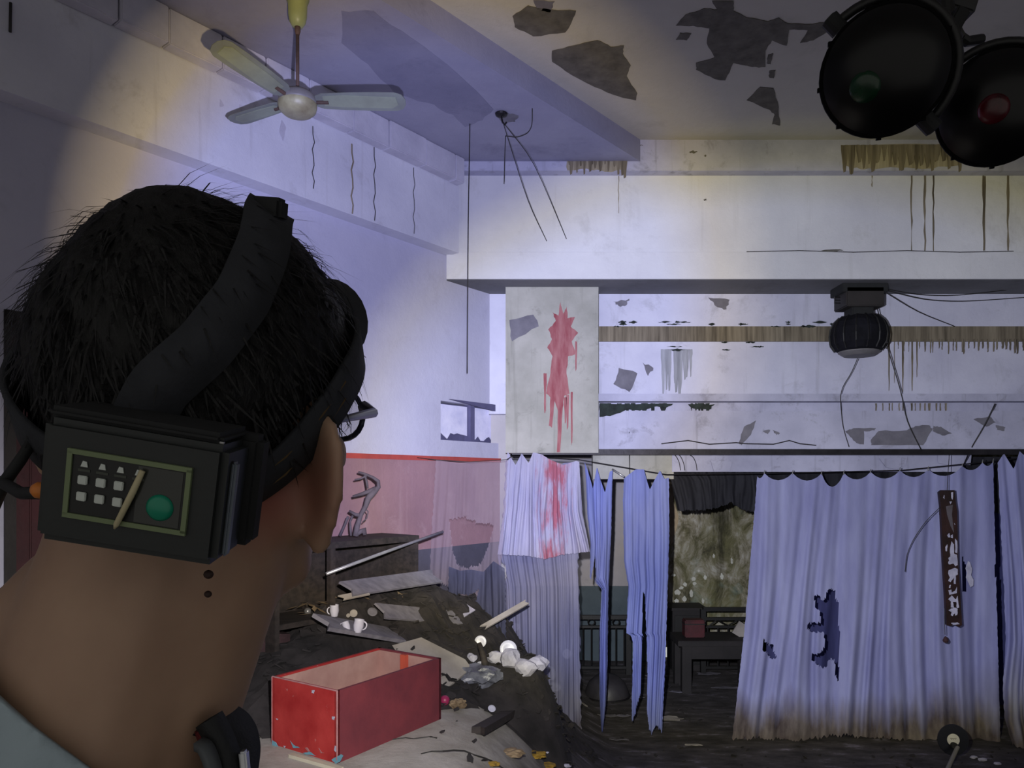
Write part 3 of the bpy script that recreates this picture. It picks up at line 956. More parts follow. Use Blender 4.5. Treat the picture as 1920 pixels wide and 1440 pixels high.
wire([P(1608, 672, 7.72), P(1596, 700, 7.8), P(1580, 725, 7.78), P(1575, 745, 7.78), P(1580, 800, 7.85), P(1592, 838, 7.86)], 'bent wire hanging below the dome spotlight', 0.004)
wire([P(1645, 578, 7.65), P(1660, 640, 7.7), P(1690, 735, 7.75), P(1700, 790, 7.82), P(1728, 845, 7.84)], 'wire running from the spotlight box down across the lower beam', 0.005)
wire([P(1652, 540, 7.72), P(1720, 553, 7.75), P(1790, 555, 7.8), P(1920, 540, 7.9), P(2000, 525, 7.95)], 'slack cable sagging along under the front beam', 0.005)
wire([P(1652, 542, 7.72), P(1730, 562, 7.75), P(1800, 566, 7.8), P(1920, 558, 7.9), P(2000, 550, 7.95)], 'slack cable with rag scraps under the front beam', 0.005)
wire([P(1655, 545, 7.75), P(1720, 585, 7.85), P(1790, 612, 7.95)], 'straight cable falling from the spotlight to the stained band', 0.004)
wire([P(1866, 757, 7.79), P(1845, 800, 7.84), P(1822, 838, 7.87), P(1805, 875, 8.2)], 'taut dark cable crossing the lower beam at a slant', 0.006)
wire([P(1180, 810, 7.89), P(1180, 860, 8.2), P(1181, 900, 8.2)], 'thin wire hanging over the torn curtain gap', 0.004)
for i, (u, y_) in enumerate(((1274, 8.27), (1282, 8.27), (1305, 8.27))):
    wire([P(1255 + i * 10, 846, 8.2), P(u - 6, 855, 8.25), P(u, 868, 8.27), P(u + 2, 882, y_)], ('short bent wire end nearest the torn strips above the charcoal drape', 'middle bent wire end above the charcoal drape', 'bent wire end furthest from the torn strips above the charcoal drape')[i], 0.004, group='wires above the charcoal drape')

# ------------------------------------------------------------------ curtains and rods
yc = 7.96
rod = thing('curtain_wire', P(960, 868, 8.02), 'thin steel curtain wire strung under the lower beam', 'curtain wire')
zr = P(0, 884, yc).z
obj('wire_line', tubeb([(-0.02, 8.12, P(0, 855, 8.1).z), P(1085, 862, yc), P(1250, 890, yc), P(1430, 888, yc), P(1690, 882, yc), P(1850, 866, yc), P(1990, 850, yc), P(2130, 846, yc)], 0.006, 8), MAT['steel'], rod)

pk = [(1420, 893), (1433, 887), (1486, 887), (1540, 888), (1582, 887), (1632, 885), (1687, 882), (1740, 880), (1804, 874), (1842, 867), (1862, 865)]
top = []
for i, (a, b) in enumerate(zip(pk[:-1], pk[1:])):
    sag = 4 + 0.18 * (b[0] - a[0]) + (14 if i == 3 else 0)
    for k in range(6):
        q = k / 6
        top.append(((a[0] + (b[0] - a[0]) * q - 1420) / 442, a[1] + (b[1] - a[1]) * q + sag * (math.sin(PI * q) ** 0.8)))
top.append((1.0, 865))


def cr7(pts):
    return [(1300 + x * 0.4306, 820 + y * 0.4306) for x, y in pts]


holes = [cr7([(527, 690), (545, 682), (556, 705), (572, 705), (585, 668), (605, 660), (620, 675), (618, 705), (632, 720), (628, 800), (638, 850), (635, 940), (632, 1060), (620, 1040), (615, 965), (590, 965), (582, 1000), (560, 1005), (515, 965), (515, 940), (545, 945), (572, 915), (570, 845), (520, 850), (492, 825), (500, 810), (555, 808), (552, 755), (530, 740)]),
         cr7([(305, 880), (330, 905), (350, 900), (348, 930), (362, 960), (345, 968), (318, 935), (300, 925)]),
         cr7([(1172, 520), (1185, 560), (1190, 670), (1175, 675), (1168, 620)]),
         cr7([(1310, 545), (1318, 560), (1320, 615), (1312, 610)])]
cloth('large_stage_curtain', [(865, 1420), (893, 1420), (990, 1412), (1180, 1396), (1392, 1372)], [(860, 1862), (1100, 1868), (1395, 1876)], top,
      [(0, 1386), (0.1, 1384), (0.25, 1388), (0.4, 1378), (0.55, 1384), (0.7, 1390), (0.85, 1388), (1, 1394)], 7.92, MAT['cur'], 190, 110, 11, 0.06, 3, holes, 5,
      label='wide lavender stage curtain with torn holes and a muddy hem', cat='curtain')
for i, (u, v) in enumerate(pk[1:]):
    t = obj('curtain_hook', tubeb([P(u, v + 3, 7.92), P(u, v - 1, 7.93), P(u + 1, v - 5, 7.95)], 0.005, 6), MAT['alu'], rod)
top = [(0, 868), (0.06, 850), (0.14, 880), (0.2, 846), (0.34, 874), (0.42, 838), (0.6, 866), (0.7, 830), (0.84, 860), (1, 826)]
cloth('side_stage_curtain', [(820, 1868), (900, 1872), (1100, 1882), (1200, 1886), (1290, 1880), (1350, 1884), (1440, 1912)], [(820, 2080), (1440, 2120)], top,
      [(0, 1398), (0.2, 1412), (0.5, 1405), (1, 1410)], 7.7, MAT['cur'], 80, 90, 8, 0.085, 9, (), 6,
      label='lavender curtain bunched in deep folds beside the wide curtain', cat='curtain')
# two torn strips
cloth('torn_curtain_strip', [(866, 1096), (905, 1099), (960, 1101), (1020, 1107), (1085, 1106), (1092, 1116), (1105, 1128), (1200, 1124), (1300, 1124), (1345, 1126), (1375, 1128)],
      [(866, 1149), (1000, 1146), (1100, 1141), (1250, 1139), (1320, 1136), (1375, 1130)],
      [(0, 866), (0.08, 880), (0.25, 916), (0.43, 876), (0.55, 900), (0.72, 924), (0.9, 884), (1, 882)], [(0, 1372), (1, 1372)], 7.95, MAT['cur_b'], 44, 110, 3, 0.05, 12, [[(1106, 1100), (1116, 1040), (1118, 1110)]], 3,
      label='narrow ragged blue curtain strip tapering to a point', cat='curtain strip')
cloth('torn_curtain_strip', [(880, 1171), (940, 1168), (1050, 1170), (1100, 1178), (1188, 1174), (1192, 1184), (1210, 1187), (1345, 1184), (1380, 1186)],
      [(880, 1254), (1000, 1255), (1100, 1252), (1250, 1247), (1375, 1241)],
      [(0, 897), (0.1, 890), (0.25, 880), (0.44, 880), (0.52, 904), (0.58, 918), (0.68, 900), (0.8, 882), (0.9, 898), (0.98, 896), (1, 896)],
      [(0, 1352), (0.12, 1340), (0.35, 1345), (0.5, 1362), (0.65, 1376), (0.8, 1360), (1, 1372)], 7.94, MAT['cur_b'], 66, 110, 4.5, 0.055, 15,
      [[(1205, 1112), (1209, 1112), (1214, 1250), (1213, 1330), (1219, 1385), (1192, 1385), (1192, 1330), (1201, 1300), (1204, 1200)]], 5,
      label='split ragged blue curtain strip with two hanging tails', cat='curtain strip')
# sheer curtains at the left end of the stage
cloth('sheer_stage_curtain', [(845, 950), (950, 944), (1040, 934), (1100, 946), (1300, 950), (1380, 952)], [(850, 1084), (1000, 1082), (1100, 1086), (1380, 1090)],
      [(0, 862), (0.2, 880), (0.4, 862), (0.6, 884), (0.8, 868), (1, 866)], [(0, 1345), (0.2, 1372), (0.4, 1350), (0.55, 1388), (0.7, 1358), (0.85, 1366), (1, 1372)], 7.78, MAT['cur_s'], 90, 90, 9, 0.06, 20,
      [[(940, 1055), (948, 1062), (950, 1080), (940, 1110), (930, 1110)]], 16, label='long sheer lavender curtain with a shredded hem under the pilaster', cat='curtain')
cloth('short_white_curtain', [(840, 952), (950, 946), (1045, 932)], [(850, 1085), (960, 1092), (1045, 1108)],
      [(0, 846), (0.12, 872), (0.2, 850), (0.3, 868), (0.36, 848), (0.48, 852), (0.6, 862), (0.78, 872), (0.96, 864), (1, 866)],
      [(0, 1040), (0.3, 1042), (0.5, 1048), (0.7, 1040), (1, 1034)], 7.66, MAT['cur_w'], 110, 60, 11, 0.05, 23, (), 1.5,
      label='short white sheer curtain stained with red paint', cat='curtain')
cloth('thin_veil', [(850, 818), (950, 812), (1060, 806), (1240, 800)], [(850, 952), (950, 948), (1060, 940), (1240, 945)],
      [(0, 862), (0.3, 868), (0.6, 866), (1, 862)], [(0, 1225), (0.3, 1180), (0.6, 1215), (1, 1205)], 7.1, MAT['sheer'], 60, 60, 6, 0.03, 31,
      [[(843, 975), (868, 968), (890, 978), (926, 984), (914, 1030), (900, 1058), (875, 1066), (858, 1060), (848, 1030)], [(800, 1090), (850, 1100), (860, 1240), (800, 1240)]], 10,
      label='thin torn veil hanging over the pink wall panel', cat='curtain')
cloth('dark_torn_cloth', [(1050, 842), (1240, 838)], [(1050, 946), (1240, 950)],
      [(0, 1062), (0.2, 1070), (0.4, 1068), (0.62, 1072), (0.8, 1052), (1, 1066)], [(0, 1232), (1, 1226)], 7.0, MAT['cur_d'], 60, 50, 5, 0.05, 37,
      [[(858, 1112), (878, 1116), (898, 1105), (892, 1130), (884, 1148), (872, 1150), (862, 1130)]], 8, label='dark blue-grey cloth with a torn hole hanging over the rubble', cat='cloth')
obj('veil_wire', tubeb([hit(782, 858, WC + WN * 0.02, WN), P(815, 862, 7.1), P(880, 866, 7.1), P(950, 862, 7.1), P(960, 855, 7.74)], 0.004, 6), MAT['wire'], None, True, 'thin wire holding the torn veil', 'wire')
cloth('charcoal_drape', [(850, 1212), (900, 1258), (930, 1264), (965, 1272)], [(850, 1425), (970, 1425)],
      [(0, 856), (0.2, 860), (0.5, 866), (1, 868)], [(0, 958), (0.3, 956), (0.5, 952), (0.65, 942), (0.8, 956), (1, 962)], 8.5, MAT['drape'], 80, 40, 8, 0.06, 41, (), 3,
      label='charcoal drape hanging short above the stage', cat='drape')
MAT['hole_dark'] = fabric('hole_darkening_cloth', (84, 86, 134), (58, 60, 100), mud=False)  # dark cloth for a sheet added so the curtain holes look dark
cloth('hole_darkening_sheet', [(860, 1440), (1320, 1436)], [(860, 1990), (1320, 1990)], [(0, 885), (1, 880)], [(0, 1318), (0.5, 1326), (1, 1320)], 8.75, MAT['hole_dark'], 110, 40, 14, 0.06, 52, (), 3,
      label='added dark blue sheet that darkens the holes of the wide curtain', cat='curtain')
cloth('charcoal_drape', [(850, 1425), (970, 1425)], [(850, 1960), (970, 1960)], [(0, 860), (1, 856)], [(0, 962), (0.5, 955), (1, 965)], 8.55, MAT['drape'], 120, 24, 20, 0.06, 44, (), 3,
      label='long charcoal drape behind the wide lavender curtain', cat='drape')
obj('curtain_rod', tubeb([P(1148, 880, 7.98), P(1170, 894, 7.9)], 0.011, 8), MAT['alu'], None, True, 'short white rod end sticking out between the torn strips', 'rod')

# ------------------------------------------------------------------ vertical sign board before the curtain
yb = 7.62
t = thing('vertical_sign_board', P(1784, 1176, yb), 'narrow dark brown board with flaked white lettering hanging before the curtain', 'sign')
brd = simple('dark_brown_lacquer', (52, 30, 28), (24, 16, 16), 4, 0.45, bump=0.3)
pts = [P(u, v, yb) for u, v in ((1761, 923), (1766, 919), (1790, 919), (1792, 940), (1795, 960), (1797, 1060), (1801, 1120), (1804, 1172), (1798, 1176), (1788, 1171), (1783, 1174), (1775, 1172), (1773, 1120), (1768, 1040), (1764, 950))]
b = obj('board', slab(pts, (0, 1, 0), 0.035), brd, t)


def cr6(pts):
    return [(1640 + x * 0.2152, 900 + y * 0.2152) for x, y in pts]


for px in ([(630, 480), (650, 462), (660, 500), (640, 500)], [(665, 480), (680, 475), (678, 508), (666, 505)], [(670, 535), (690, 560), (690, 640), (715, 650), (722, 740), (700, 752), (690, 730), (645, 735), (640, 720), (650, 700), (640, 680), (658, 668), (655, 610)],
           [(700, 510), (718, 530), (718, 640), (700, 630)], [(645, 785), (700, 765), (722, 775), (724, 820), (705, 835), (705, 905), (690, 905), (690, 850), (660, 890), (640, 880), (655, 850), (640, 815)], [(650, 915), (662, 912), (660, 940), (648, 940)],
           [(640, 960), (668, 955), (672, 980), (700, 965), (715, 930), (715, 985), (650, 1000)], [(640, 1040), (670, 1005), (705, 1040), (722, 1010), (735, 1110), (715, 1115), (710, 1060), (680, 1065), (690, 1110), (662, 1110), (665, 1060)],
           [(642, 1135), (665, 1118), (700, 1112), (722, 1120), (718, 1175), (700, 1180), (700, 1150), (680, 1185), (664, 1180), (670, 1150)], [(615, 585), (632, 560), (630, 620), (618, 620)], [(595, 155), (605, 130), (608, 165)], [(665, 110), (682, 105), (678, 170), (668, 160)], [(650, 188), (672, 188), (660, 212)], [(692, 375), (702, 385), (698, 392)],
           [(665, 1245), (720, 1240), (740, 1255), (680, 1262)]):
    patch(b, 'white_lettering', cr6(px), (0, yb, 0), FY, MAT['paper'], 0.003, 0.5, 3)
obj('worn_strip', slab([P(u, v, yb) for u, v in cr6([(620, 230), (680, 215), (672, 300), (690, 460), (660, 400), (630, 300)])], (0, -1, 0), 0.002), simple('worn_grey_lacquer', (92, 86, 92), (70, 64, 68), 6, 0.6), b)
obj('cord', tubeb([P(1771, 1140, yb - 0.02), P(1771, 1160, yb - 0.02), P(1772, 1190, yb - 0.02)], 0.003, 6), MAT['wire'], t)
obj('tassel', latheb([(0, 0.03), (0.012, 0.02), (0.028, -0.015), (0.02, -0.035), (0, -0.04)], P(1773, 1198, yb - 0.02), seg=12), simple('dark_red_tassel', (62, 34, 38), (44, 24, 28), 6, 0.8), t)
obj('hanger_cord', tubeb([P(1776, 921, yb), P(1778, 880, 7.75), P(1780, 850, 7.87)], 0.003, 6), MAT['wire'], t)
wire([P(1767, 947, yb + 0.005), P(1735, 978, 7.68), P(1712, 1012, 7.72), P(1700, 1040, 7.75), P(1697, 1072, 7.76)], 'thin curved wire trailing from the sign board over the curtain', 0.004)
# torn silvery tag stuck to the curtain
obj('foil_scrap', slab([P(u, v, 7.86) for u, v in cr6([(815, 705), (832, 720), (850, 780), (840, 830), (862, 870), (860, 920), (835, 935), (815, 890), (795, 850), (805, 810), (792, 770)])], (0, 1, 0), 0.004), MAT['paper'], None, False, 'torn silvery scrap stuck on the curtain by the sign board', 'scrap')

# ------------------------------------------------------------------ disc on a pole
yd = 7.3
dc = P(1787, 1387, yd)
t = thing('record_disc_stand', P(1776, 1452, 7.22), 'black record-like disc with a white label on a grey pole', 'disc stand')
ax = Vector((-0.1, -1, 0.12)).normalized()
d = obj('disc', latheb([(0, 0.004), (0.145, 0.004), (0.148, 0), (0.145, -0.004), (0, -0.004)], dc, ax, 40), simple('blue_black_vinyl', (28, 30, 42), (18, 19, 28), 4, 0.3, bump=0), t)
obj('label', latheb([(0, 0.007), (0.058, 0.007), (0.058, 0.002)], dc, ax, 28), simple('white_disc_label', (204, 202, 200), (184, 182, 182), 6, 0.7), d)
rot = frame(ax, UP)
sx = Vector((1, 0, 0))
pts = [dc + ax * 0.009 + sx * (-0.03 + 0.006 * i) + UP * (0.012 + 0.008 * math.sin(i * 2.2)) for i in range(11)]
obj('script_line', tubeb(pts, 0.0016, 5), MAT['wire'], d)
obj('cap', latheb([(0, 0), (0.03, 0), (0.03, 0.05), (0, 0.05)], dc + ax * 0.004 + Vector((-0.005, 0, -0.05)), ax, 16), MAT['blackr'], t)
fl = Vector((1768 / FPX * 0, 0, 0))
foot = P(1772, 1470, 7.0)
foot.z = ZR
obj('pole', tubeb([foot, dc + ax * 0.05 + Vector((0.02, 0, -0.06))], 0.019, 12), simple('grey_pole_paint', (132, 130, 128), (108, 106, 104), 6, 0.5), t)
obj('foot_disc', latheb([(0, 0.02), (0.1, 0.015), (0.12, 0), (0, 0)], foot, seg=20), MAT['steel'], t)

# ------------------------------------------------------------------ stage furniture behind the curtains
yr = 10.6
kr = yr / FPX


def railing(u0, u1, vt, vm, vb, rings, nb, label, ybar):
    t = thing('stage_railing', Vector((P((u0 + u1) / 2, 0, ybar).x, ybar, ZR)), label, 'railing', 'dark stage railings')
    tp, md = P(u0, vt, ybar).z, P(u0, vm, ybar).z
    x0, x1 = P(u0, 0, ybar).x, P(u1, 0, ybar).x
    obj('top_rail', boxb(((x0 + x1) / 2, ybar, tp), (x1 - x0, 0.06, 0.055)), MAT['black'], t)
    obj('middle_rail', boxb(((x0 + x1) / 2, ybar, md), (x1 - x0, 0.04, 0.035)), MAT['black'], t)
    obj('bottom_rail', boxb(((x0 + x1) / 2, ybar, ZR + 0.1), (x1 - x0, 0.04, 0.035)), MAT['black'], t)
    for i in range(nb):
        x = x0 + (x1 - x0) * (i + 0.5) / nb
        obj('baluster', tubeb([(x, ybar, ZR + 0.1), (x, ybar, md)], 0.012, 6), MAT['black'], t)
    for x in (x0, x1):
        obj('post', boxb((x, ybar, (ZR + tp) / 2), (0.07, 0.07, tp - ZR)), MAT['black'], t)
    for i in range(rings):
        c = Vector((x0 + (x1 - x0) * (i + 0.5) / rings, ybar, (tp + md) / 2))
        r = (tp - md) / 2 - 0.02
        obj('ring', tubeb([c + Vector((math.cos(a), 0, math.sin(a))) * r for a in [2 * PI * k / 16 for k in range(17)]], 0.012, 6), MAT['black'], t)
    return t


railing(1040, 1178, 1157, 1175, 1230, 3, 9, 'dark iron railing with a row of rings behind the torn strips', yr)
t = railing(1318, 1450, 1142, 1175, 1230, 0, 7, 'dark iron railing with a diamond brace against the mossy wall', yr)
x0, x1 = P(1330, 0, yr).x, P(1440, 0, yr).x
bm = bmesh.new()
za, zb_ = P(0, 1160, yr).z, P(0, 1175, yr).z
q = [(1328, 1175), (1345, 1162), (1365, 1173), (1385, 1162), (1402, 1175)]
obj('diamond_brace', tubeb([P(u, v, yr) for u, v in q], 0.012, 6), MAT['black'], t)
obj('shelf_rail', boxb(P(1385, 1160, yr), (0.95, 0.05, 0.04)), MAT['black'], t)
# bench with clutter
dw = simple('near_black_wood', (38, 34, 36), (22, 20, 22), 3, 0.7)
yt = 9.9
zt = P(0, 1198, yt).z
t = thing('stage_bench', Vector((P(1340, 0, yt).x, yt, ZR)), 'low dark wooden bench behind the curtains', 'bench')
x0, x1 = P(1262, 0, yt).x, P(1420, 0, yt).x
obj('seat', boxb(((x0 + x1) / 2, yt, zt), (x1 - x0, 0.6, 0.07), None, 0.008), dw, t)
obj('apron', boxb(((x0 + x1) / 2, yt - 0.22, zt - 0.12), (x1 - x0 - 0.16, 0.04, 0.18)), dw, t)
for sx_ in (x0 + 0.12, x1 - 0.12):
    for sy_ in (-0.22, 0.22):
        obj('leg', boxb((sx_, yt + sy_, (ZR + zt) / 2), (0.12, 0.1, zt - ZR)), dw, t)
rc = P(1300, 1178, yt)
rc.z = zt + 0.035 + 0.115
t = thing('red_case', rc - Vector((0, 0, 0.115)), 'dark red case standing on the bench', 'case')
rm = simple('dark_red_case', (84, 22, 32), (56, 14, 22), 5, 0.6)
obj('body', boxb(rc, (0.26, 0.18, 0.23), None, 0.012), rm, t)
obj('lid_edge', boxb(rc + Vector((0, 0, 0.06)), (0.268, 0.188, 0.012)), MAT['black'], t)
t = thing('dark_cabinet', P(1285, 1238, 10.8), 'low black cabinet with an overhanging top by the mossy wall', 'cabinet')
t.location.z = ZR
cc = P(1284, 1165, 10.9)
zt2 = P(0, 1138, 10.9).z
obj('body', boxb((cc.x, 10.95, (ZR + zt2) / 2), (0.42, 0.4, zt2 - ZR - 0.02), None, 0.006), dw, t)
obj('top', boxb((cc.x, 10.93, zt2), (0.56, 0.5, 0.04), None, 0.006), dw, t)
obj('door', boxb((cc.x, 10.745, (ZR + zt2) / 2), (0.36, 0.02, zt2 - ZR - 0.2)), MAT['black'], t)
# pale board leaning on the bench
pb = P(1388, 1186, yt)
obj('leaning_board', boxb(Vector((pb.x, yt - 0.02, zt + 0.035 + 0.09)), (0.16, 0.02, 0.18), Matrix.Rotation(0.55, 3, 'Y')), MAT['paleboard'], None, False, 'small pale board leaning on the bench', 'board')
# round overturned basin
bc = P(1138, 1290, 9.5)
bc.z = floor_z(bc.x, 9.5) + 0.02
t = thing('overturned_basin', bc, 'dark round basin turned upside down on the stage floor', 'basin')
obj('bowl', latheb([(0.28, 0), (0.275, 0.06), (0.23, 0.17), (0.14, 0.25), (0, 0.27)], bc, seg=28), simple('dark_enamel', (58, 56, 60), (40, 38, 42), 4, 0.5), t, True)
obj('rim', latheb([(0.27, 0.012), (0.3, 0.012), (0.3, 0.0), (0.27, 0)], bc, seg=28), MAT['steel'], t)
# small low vent window glowing with daylight in the back wall
wv = obj('window_2', span(P(1243, 0, YB - 0.06).x, P(1276, 0, YB).x, YB - 0.07, YB - 0.055, P(0, 1230, YB).z, P(0, 1212, YB).z), None, kind='structure')
ng = NT('daylight_pane')
ng.set(Base_Color=(0.8, 0.8, 0.76), Emission_Color=(0.9, 0.92, 0.88), Emission_Strength=0.55)
wv.data.materials.append(ng.m)
for u in (1254, 1263):
    obj('window_bar', span(P(u, 0, YB).x - 0.012, P(u, 0, YB).x + 0.012, YB - 0.09, YB - 0.07, P(0, 1231, YB).z, P(0, 1211, YB).z), MAT['black'], wv)
# flat litter on the stage floor
rng = random.Random(8)
lit_m = [MAT['greyplank'], simple('dusty_sheet', (120, 116, 126), (92, 90, 98), 6, 0.9), MAT['paleboard']]
litter = [(1180, 1310, 60, 5), (1140, 1345, 46, 4), (1250, 1350, 70, 9), (1330, 1265, 50, 5), (1360, 1292, 60, 3), (1230, 1270, 44, 4), (1270, 1300, 30, 3), (1090, 1335, 24, 5), (1170, 1345, 30, 4), (1160, 1390, 40, 3), (1300, 1400, 36, 3)]
names = ['torn grey sheet lying below the split curtain strip', 'grey scrap below the pointed curtain strip', 'large dusty cloth scrap on the floor in front of the split strip', 'pale sheet lying under the bench', 'long pale lath on the floor before the bench', 'grey sheet beside the overturned basin',
         'small pale scrap between the basin and the bench', 'pale scrap at the foot of the sheer curtain', 'thin grey scrap beside the tip of the pointed strip', 'thin pale strip on the floor in the foreground of the torn strips', 'thin dusty strip on the floor in the foreground of the wide curtain gap']
for (u, v, w, h), nm in zip(litter, names):
    y0 = -(CZ - ZR) * FPX / (900 - v) if False else (CZ - ZR) * FPX / (v - 900)
    q = P(u, v, y0)
    pts = []
    for k in range(14):
        a = 2 * PI * k / 14
        x = q.x + math.cos(a) * w / 2 / FPX * y0 * rng.uniform(0.7, 1.1)
        yy = y0 + math.sin(a) * h * y0 * y0 / (CZ - ZR) / FPX / 2 * rng.uniform(0.6, 1.2)
        pts.append(Vector((x, yy, floor_z(x, yy) + 0.012 + rng.uniform(0, 0.012))))
    obj('floor_scrap', slab(pts, UP, 0.004), rng.choice(lit_m), None, False, nm, 'scrap', 'flat litter on the stage floor')

# ------------------------------------------------------------------ red crate


def on_floor(u, v):
    y = CZ * FPX / (v - 900)
    return P(u, v, y)


def red_crate():
    A = on_floor(632, 1432)
    Bp = on_floor(510, 1395)
    e1 = (Bp - A)
    l1 = e1.length
    e1.normalize()
    e2 = Vector((-e1.y, e1.x, 0))
    if e2.y < 0:
        e2 = -e2
    e2 = (on_floor(827, 1348) - A).normalized()
    l2 = (on_floor(827, 1348) - A).length
    h = 136 / FPX * A.y
    global CRATE
    CRATE = (A.copy(), e1.copy(), e2.copy(), l1, l2)
    t = thing('red_wooden_crate', A + e1 * l1 / 2 + e2 * l2 / 2, 'open red painted wooden crate with chipped blue corners', 'crate')
    n = NT('chipped_red_paint')
    c = n.ramp(n.noise(n.co(), 5, 7, 0.6), [(0.3, lin((150, 28, 30))), (0.65, lin((176, 54, 52)))])
    ch = n.ramp(n.noise(n.co(loc=(2, 2, 2)), 16, 6, 0.7), [(0.66, 0.0), (0.72, 0.6)])
    c = n.mix(ch, c, lin((190, 150, 146)))
    n.set(Base_Color=c, Roughness=0.6)
    n.bump(n.noise(n.co(), 20, 6, 0.7), 0.2)
    red = n.m
    dred = simple('dull_dark_red_paint', (126, 52, 60), (102, 42, 52), 4, 0.7, bump=0.2)
    pale = simple('dusty_pink_inside', (186, 150, 140), (160, 120, 114), 4, 0.85)
    w = 0.022

    def plate(o, ea, la, eb, n_, m, nm):
        pts = [o, o + ea * la, o + ea * la + UP * h, o + UP * h]
        return obj(nm, slab(pts, n_, w), m, t)
    i1, i2 = e1 * w, e2 * w
    f = plate(A, e1, l1, UP, e2, red, 'end_panel')
    plate(A, e2, l2, UP, e1, dred, 'side_panel')
    plate(A + e1 * (l1 - w), e2, l2, UP, e1, red, 'side_panel')
    plate(A + e2 * (l2 - w), e1, l1, UP, e2, dred, 'end_panel')
    # lining
    z1 = h - 0.012
    for o, ea, la, nn in ((A + e1 * w + e2 * w, e2, l2 - 2 * w, e1), (A + e1 * (l1 - w * 1.0) + e2 * w, e2, l2 - 2 * w, -e1), (A + e2 * (l2 - w) + e1 * w, e1, l1 - 2 * w, -e2), (A + e2 * w + e1 * w, e1, l1 - 2 * w, e2)):
        pts = [o, o + ea * la, o + ea * la + UP * z1, o + UP * z1]
        obj('lining', slab(pts, nn, 0.004), pale, t)
    pts = [A + i1 + i2, A + e1 * (l1 - w) + i2, A + e1 * (l1 - w) + e2 * (l2 - w), A + i1 + e2 * (l2 - w)]
    obj('bottom', slab([p + UP * (h * 0.45) for p in pts], UP, 0.015), pale, t)
    obj('corner_batten', boxb(A + e1 * (l1 * 0.52) + e2 * (l2 - w - 0.02) + UP * (h * 0.72), (0.05, 0.03, h * 0.52), frame(UP, e1)), simple('orange_red_batten', (206, 92, 66), (180, 76, 58), 5, 0.7), t)
    # worn pale edges and blue undercoat showing through at the corners
    edge = simple('worn_pale_edge', (176, 132, 134), (156, 96, 98), 14, 0.8)
    obj('worn_edge', tubeb([A + UP * h + e2 * 0.003, A + e1 * l1 + UP * h + e2 * 0.003], 0.005, 6), edge, f)
    obj('worn_edge', tubeb([A + UP * 0.02, A + UP * h], 0.005, 6), edge, f)
    obj('worn_edge', tubeb([A + e1 * l1, A + e1 * l1 + UP * h], 0.004, 6), edge, f)
    blue = simple('blue_undercoat', (112, 160, 178), (92, 138, 156), 8, 0.7)
    for px in ([(511, 1388), (517, 1391), (522, 1400), (511, 1398)], [(545, 1389), (550, 1396), (562, 1402), (550, 1402)], [(568, 1412), (580, 1409), (592, 1417), (574, 1414)], [(622, 1424), (640, 1414), (644, 1417), (638, 1428), (630, 1432)],
               [(572, 1402), (576, 1401), (581, 1408), (578, 1409)], [(598, 1402), (604, 1411), (608, 1412), (602, 1412)]):
        patch(f, 'paint_chip', px, A, -e2, blue if px[0][0] not in (572, 598) else edge, 0.003, 0.6, 3)
    for px in ([(585, 1294), (590, 1294), (589, 1300), (585, 1299)], [(623, 1343), (628, 1344), (627, 1350), (623, 1348)], [(628, 1398), (631, 1400), (630, 1410), (627, 1406)], [(518, 1347), (522, 1348), (520, 1350)], [(532, 1398), (536, 1399), (534, 1402)]):
        patch(f, 'paint_chip', px, A, -e2, MAT['paper'], 0.003, 0.5, 3)


red_crate()

# ------------------------------------------------------------------ junk along the left wall
# open dark cabinet lying along the wall
cs0, cs1 = (5.66 - YF) / WD.y, (6.80 - YF) / WD.y
t = thing('broken_cabinet', WC + WD * (cs0 + cs1) / 2 + WN * 0.3, 'long dark open cabinet with a stained back against the pink wall', 'cabinet')


def wb(nm, *a, m='darkwood', par=None):
    return obj(nm, wbox(*a, bevel=0.003), MAT[m], par if par is not None else t)


wb('top', cs0, cs1, 0.02, 0.5, 1.12, 1.17)
wb('side', cs1 - 0.04, cs1, 0.03, 0.49, 0.0, 1.12)
wb('side', cs0, cs0 + 0.04, 0.03, 0.49, 0.0, 1.12)
wb('back', cs0 + 0.04, cs1 - 0.04, 0.03, 0.05, 0.05, 1.12)
wb('shelf', cs0 + 0.04, cs1 - 0.04, 0.05, 0.48, 0.56, 0.6)
wb('post', (6.05 - YF) / WD.y, (6.05 - YF) / WD.y + 0.05, 0.44, 0.49, 0.6, 1.12)
rng = random.Random(5)
for k in range(60):
    c = WC + WD * rng.uniform(cs0 + 0.3, cs1 - 0.15) + WN * rng.uniform(0.25, 0.47) + UP * (0.62 + rng.uniform(0, 0.09))
    a = rng.uniform(0, 6.3)
    dv = Vector((math.cos(a), math.sin(a), rng.uniform(-0.3, 0.5)))
    pts = [c - dv * 0.05, c + dv.cross(UP) * 0.02, c + dv * 0.05, c - dv.cross(UP) * 0.02]
    if k == 0:
        lv = bmesh.new()
    vs = [lv.verts.new(p) for p in pts]
    lv.faces.new(vs)
obj('dry_leaf_litter', lv, MAT['leaf'], None, False, 'dry brown leaves piled on the cabinet shelf', 'leaves', None, 'stuff')
# dried vine standing on it
t = thing('dead_branch', P(690, 1000, 5.95), 'twisted dead branch standing on the dark cabinet', 'branch')
br = simple('grey_dead_wood', (92, 84, 96), (62, 54, 64), 8, 0.9, bump=0.4)


def cr7b(pts):
    return [P(580 + x * 0.1736, 760 + y * 0.1736, 5.95) for x, y in pts]


